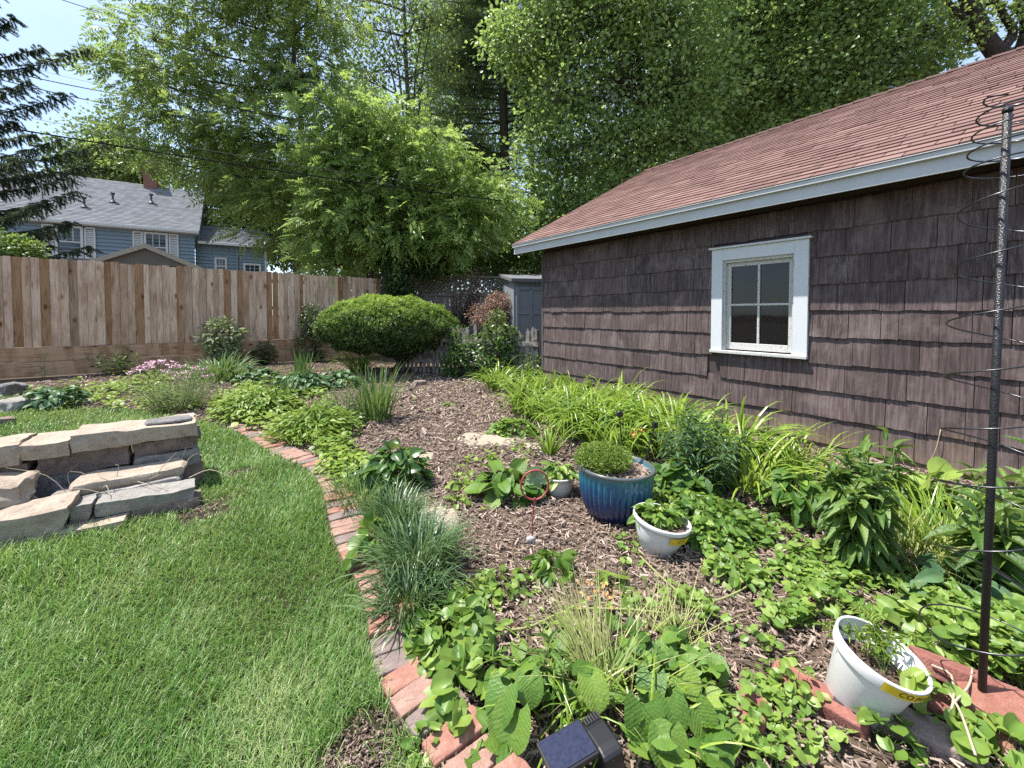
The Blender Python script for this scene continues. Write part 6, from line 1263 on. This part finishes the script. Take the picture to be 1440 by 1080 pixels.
a = rng.uniform(0, 6.28, n); rr = np.sqrt(rng.random(n)); e = q + np.stack([np.cos(a) * rr * .195, np.sin(a) * rr * .18, (.05 + .095 * np.sqrt(1 - rr ** 2)) * rng.uniform(.8, 1.2, n)], 1); s0 = q + np.stack([np.cos(a) * rr * .12, np.sin(a) * rr * .11, 0 * rr - .005], 1); b.twigs(s0, e, .0013, .0008)
for j in range(10):
    f_ = .35 + .65 * j / 9; p_ = s0 + (e - s0) * f_; d = rsph(n) + A(0, 0, .55); c.leaves(DIAM, p_, d, rsph(n) + A(0, 0, .8), .022, .0065, np.clip(.25 + .45 * f_ + rng.normal(0, .15, n), 0, 1))
b.build('stem', L_STEM, root); c.build('leaves', L_BRIGHT, root)
M_BLKP = plain('black plastic', (.014, .014, .016), .38, .5, var=.2)
for (tx, ty), (bx, by), lab in [((871, 582), (876, 648), 'straight black plastic stake with a round knob at the back of the blue pot'), ((921, 598), (906, 652), 'slanting black plastic stake with a square head in the right of the blue pot')]:
    s_ = pb + (P(bx, by, 2.76) - pb); s_ = P(bx, by, 2.78); e_ = P(tx, ty, 2.80); b = Buf(); root = thing('plant_stake', lab, 'stake', s_); ds = nrm(e_ - s_); b.tube([s_ - ds * .12, e_], .0042, 8); b.build('rod', M_BLKP, root)
    c = Buf()
    if tx < 900: c.lathe([(.0, -.004), (.020, -.004), (.024, .004), (.024, .014), (.018, .020), (0, .021)], (0, 0, 0), 20); c.V[-1] = c.V[-1] @ np.array(Matrix.Rotation(R(90), 3, 'X')).T + e_
    else: c.box(e_, (.034, .026, .04), rotz(.4)); c.box(e_ + A(.004, -.006, .012), (.016, .03, .02), rotz(.4))
    c.build('knob', M_BLKP, root, bevel=.003)
# red ring stake
M_REDM = plain('faded red metal', (.30, .055, .060), .45, .45, var=.2, scale=60, dirt=((.40, .22, .20), 60, .62))
q = G(748, 762); root = thing('ring_stake', 'thin red metal stake carrying an open red ring, stuck in the mulch', 'garden stake', q); rc = P(752, 682, q[1] - .01); rd = 19.5 * S(q)
b = Buf(); b.tube(spline([q + A(0, 0, -.04), q + A(.004, 0, .12), rc - A(.001, 0, rd)], 12), .0042, 8); b.build('rod', M_REDM, root, smooth=True)
b = Buf(); b.tube([rc - A(.0008, 0, rd + .03), rc - A(0, 0, rd - .004)], .0062, 8); b.build('socket', M_REDM, root)
b = Buf(); a = np.linspace(0, 2 * math.pi, 49); b.tube(np.stack([rc[0] + np.cos(a) * rd, rc[1] + np.cos(a) * .012, rc[2] + np.sin(a) * rd * 1.08], 1), .0056, 8, cap=False); b.build('ring', M_REDM, root, smooth=True)
stone('pebble', q + A(-.01, -.012, .016), (.05, .04, .035), .3, plain('pale pebble', (.28, .27, .26), .6, .3, var=.6, scale=60), 'pale knobbly pebble at the foot of the red ring stake', 'pebble', None, .3, sq=.6)

# ------------------------------------------------------------------ solar lamp in the foreground
cz_ = .12; cA, cB, cC, cD = G(751, 1045, .112), G(813, 1010, .128), G(845, 1056, .128), G(781, 1096, .112)
cen = (cA + cB + cC + cD) / 4; pu = nrm((cB - cA) + (cC - cD)); pv = (cD - cA) + (cC - cB); pv = nrm(pv - pu * (pv @ pu)); pn = np.cross(pv, pu); pn = pn if pn[2] > 0 else -pn; LMx = np.stack([pu, np.cross(pn, pu), pn], 1)
pw = float(np.linalg.norm(cB - cA) + np.linalg.norm(cC - cD)) / 2; ph_ = float(np.linalg.norm(cD - cA) + np.linalg.norm(cC - cB)) / 2
root = thing('solar_lamp', 'black solar garden spotlight with a blue tilted panel at the bottom edge', 'solar lamp', cen * A(1, 1, 0))
b = Buf(); b.box(cen - pn * .008, (pw, ph_, .016), LMx); b.build('panel_frame', M_BLKP, root, bevel=.004)
t = NT('solar cell'); nz = t.noise(t.obj(), 90, 5); gr = t.noise(t.obj(), 400, 2); cc_ = t.ramp(nz, [(.3, (.010, .012, .032)), (.7, (.026, .029, .058))]); M_CELL = t.fin(t.mix(cc_, (.08, .08, .10), t.n('ShaderNodeMapRange', {0: gr, 1: .62, 2: .75, 4: .5}).outputs[0]), .22, .6)
b = Buf(); b.box(cen + pn * .001, (pw - .012, ph_ - .012, .003), LMx); b.build('panel', M_CELL, root)
hc = G(845, 1050, .082) + A(.006, .0, 0); HMx = LMx @ np.array(Matrix.Rotation(R(-4), 3, 'X')); b = Buf(); n_ = 18; hw, hd, hh_ = .062, .115, .075; V = []
for sx in (-1, 1):
    for k in range(n_):
        a = 2 * math.pi * k / n_; cx_, cz2 = math.cos(a), math.sin(a); e = .45; V.append((sx * hw / 2, hd / 2 * math.copysign(abs(cx_) ** e, cx_), hh_ / 2 * math.copysign(abs(cz2) ** e, cz2)))
b.put(np.array(V) @ HMx.T + hc, [tuple(range(n_ - 1, -1, -1)), tuple(range(n_, 2 * n_))] + [(k, (k + 1) % n_, n_ + (k + 1) % n_, n_ + k) for k in range(n_)]); b.build('housing', M_BLKP, root, bevel=.006)
b = Buf()
for k in range(6): b.box(hc + HMx @ A(-.022 + k * .009, hd / 2 - .006, hh_ / 2 - .008), (.005, .026, .022), HMx)
b.build('vent_fins', plain('dull black fins', (.03, .03, .033), .6, .3), root, bevel=.001)
b = Buf(); b.tube([hc * A(1, 1, 0) - A(.02, 0, .1), hc - A(.02, 0, .02)], .009, 8); b.build('stake', M_BLKP, root)
b = Buf(); b.box(cen - pn * .03 - pu * (pw / 2 - .03) * .6, (.05, .04, .05), LMx); b.build('hinge', M_BLKP, root, bevel=.005)

# ------------------------------------------------------------------ black pole with its wire spiral
t = NT('hammered black paint'); vo = t.n('ShaderNodeTexVoronoi', {'Vector': t.obj(), 'Scale': 230.0}).outputs['Distance']; t.bump(vo, .6, .003); M_HAM = t.fin((.022, .022, .025), .42, .45, .2)
M_SPW = plain('dark spiral wire', (.060, .062, .068), .28, .6, .8, var=.3, scale=30)
q = G(1379, 1003); top = P(1417, 156, q[1]); root = thing('spiral_plant_support', 'black hammered metal pole with a wire spiral around it at the right edge', 'plant support', q)
b = Buf(); b.tube([q - A(0, 0, .1), q * .5 + top * .5, top], .0106, 14); b.lathe([(.0125, 0), (.0125, .012), (.006, .018), (0, .0185)], top - A(0, 0, .004), 14); b.build('pole', M_HAM, root, smooth=True)
def axis(z): return q + (top - q) * (z / top[2])
zs_ = []; pts = []; z = .255; th = 3.3; rad_pts = [(.255, .150), (.55, .125), (.9, .118), (1.3, .114), (1.62, .10), (1.80, .085), (1.93, .065), (1.985, .05)]
while z < 1.985:
    rr = np.interp(z, [p[0] for p in rad_pts], [p[1] for p in rad_pts]); pts.append(axis(z) + A(math.cos(th) * rr, math.sin(th) * rr, 0)); th += .16
    pitch = .30 if z < .62 else (.178 if z < 1.74 else .055); z += pitch * .16 / 6.283
c_ = axis(.255); ring_ = [c_ + A(math.cos(3.3 - k) * .150, math.sin(3.3 - k) * .150, 0) for k in np.linspace(4.4, .1, 30)]
b = Buf(); b.tube(np.array(ring_ + pts), .0026, 6); b.build('wire_spiral', M_SPW, root, smooth=True)
b = Buf(); b.tube([axis(1.985), axis(1.985) + (pts[-1] - axis(pts[-1][2]))], .0026, 6); b.tube([axis(.5), axis(.5) + A(-.05, -.16, 0)], .0026, 6); b.build('strut', M_SPW, root)

# ------------------------------------------------------------------ loose bricks by the pole
RB = brickmat('loose red brick', (.20, .078, .064), (.26, .11, .09), (.32, .165, .135)); RB2 = brickmat('brown red brick', (.20, .085, .065), (.27, .12, .09), (.33, .18, .14)); GB = brickmat('grey brown paver', (.20, .15, .13), (.27, .21, .185), (.34, .28, .25)); gp = 'loose bricks around the black pole'
o = brick(G(1150, 990) + A(0, 0, .02), math.atan2(-.20, .17) , (.27, .09, .06), RB, 'long red brick with a dark square mark lying left of the tilted white pot', .12, 0, None)
b = Buf(); Mq = rotz(math.atan2(-.20, .17)) @ np.array(Matrix.Rotation(.12, 3, 'X')); b.box(ORG[o] + Mq @ A(.055, .01, .0305), (.028, .03, .004), Mq); b.build('dark_mark', plain('dark mark', (.05, .04, .04), .8, .2), o); 
for (px, py, z), az, sz, m, lab, tx, ty in [((1342, 965, .045), -.55, (.22, .12, .06), RB, 'large red brick leaning at the back of the pile behind the black pole', -.35, .10), ((1352, 1018, .02), -.9, (.22, .11, .06), RB, 'orange red brick lying flat in front of the black pole', .05, .1), ((1415, 1020, .04), -.35, (.20, .12, .065), RB2, 'brown red brick tipped up at the right of the pole foot', .35, -.1),
                                       ((1280, 1030, .012), -.6, (.22, .11, .06), GB, 'grey brown paver half buried under the tilted white pot', 0, 0), ((1395, 985, .03), -.5, (.2, .1, .06), RB, 'red brick at the right behind the pole foot', -.25, .12), ((1428, 950, .03), .2, (.14, .1, .06), RB, 'far red brick among leaves at the right edge', 0, 0), ((1052, 1012, .0), .9, (.18, .1, .06), RB, 'red brick almost hidden by heart leaves right of the solar lamp', 0, 0), ((1010, 1062, .0), .8, (.18, .1, .06), RB, 'red brick peeping between leaves at the bottom edge', 0, 0)]:
    brick(G(px, py) + A(0, 0, z), az, sz, m, lab, tx, ty, gp)
b = Buf(); q = G(1365, 1000)
for p_ in ([(1310, 935), (1338, 950), (1340, 990), (1332, 1000)], [(1340, 990), (1362, 965), (1368, 940)], [(1328, 965), (1350, 1000), (1372, 1062)]):
    b.tube(spline([G(x, y, .085) for x, y in p_], 10), .0035, 5)
tag(b.build('dead_vine', M_TWIG, None, org=q, smooth=True), 'pale bare dead vine lying over the red bricks by the pole', 'twig')
for p_, lab in (([(1050, 0), (1, 1)], ''),): pass
b = Buf(); b.tube(spline([W(*wallpt(1324, 602), .03), W(*wallpt(1318, 630), .05), W(*wallpt(1305, 655), .03)], 8), .003, 5); tag(b.build('dead_vine', M_TWIG, None, org=W(*wallpt(1324, 602)), smooth=True), 'single pale dead vine hanging on the shingled wall by the pole', 'twig')
b = Buf(); b.tube(spline([W(*wallpt(1268, 632), .03), W(*wallpt(1272, 648), .05), W(*wallpt(1282, 662), .03)], 8), .003, 5); tag(b.build('dead_vine', M_TWIG, None, org=W(*wallpt(1268, 632)), smooth=True), 'short pale dead vine on the low shingles above the milkweed', 'twig')
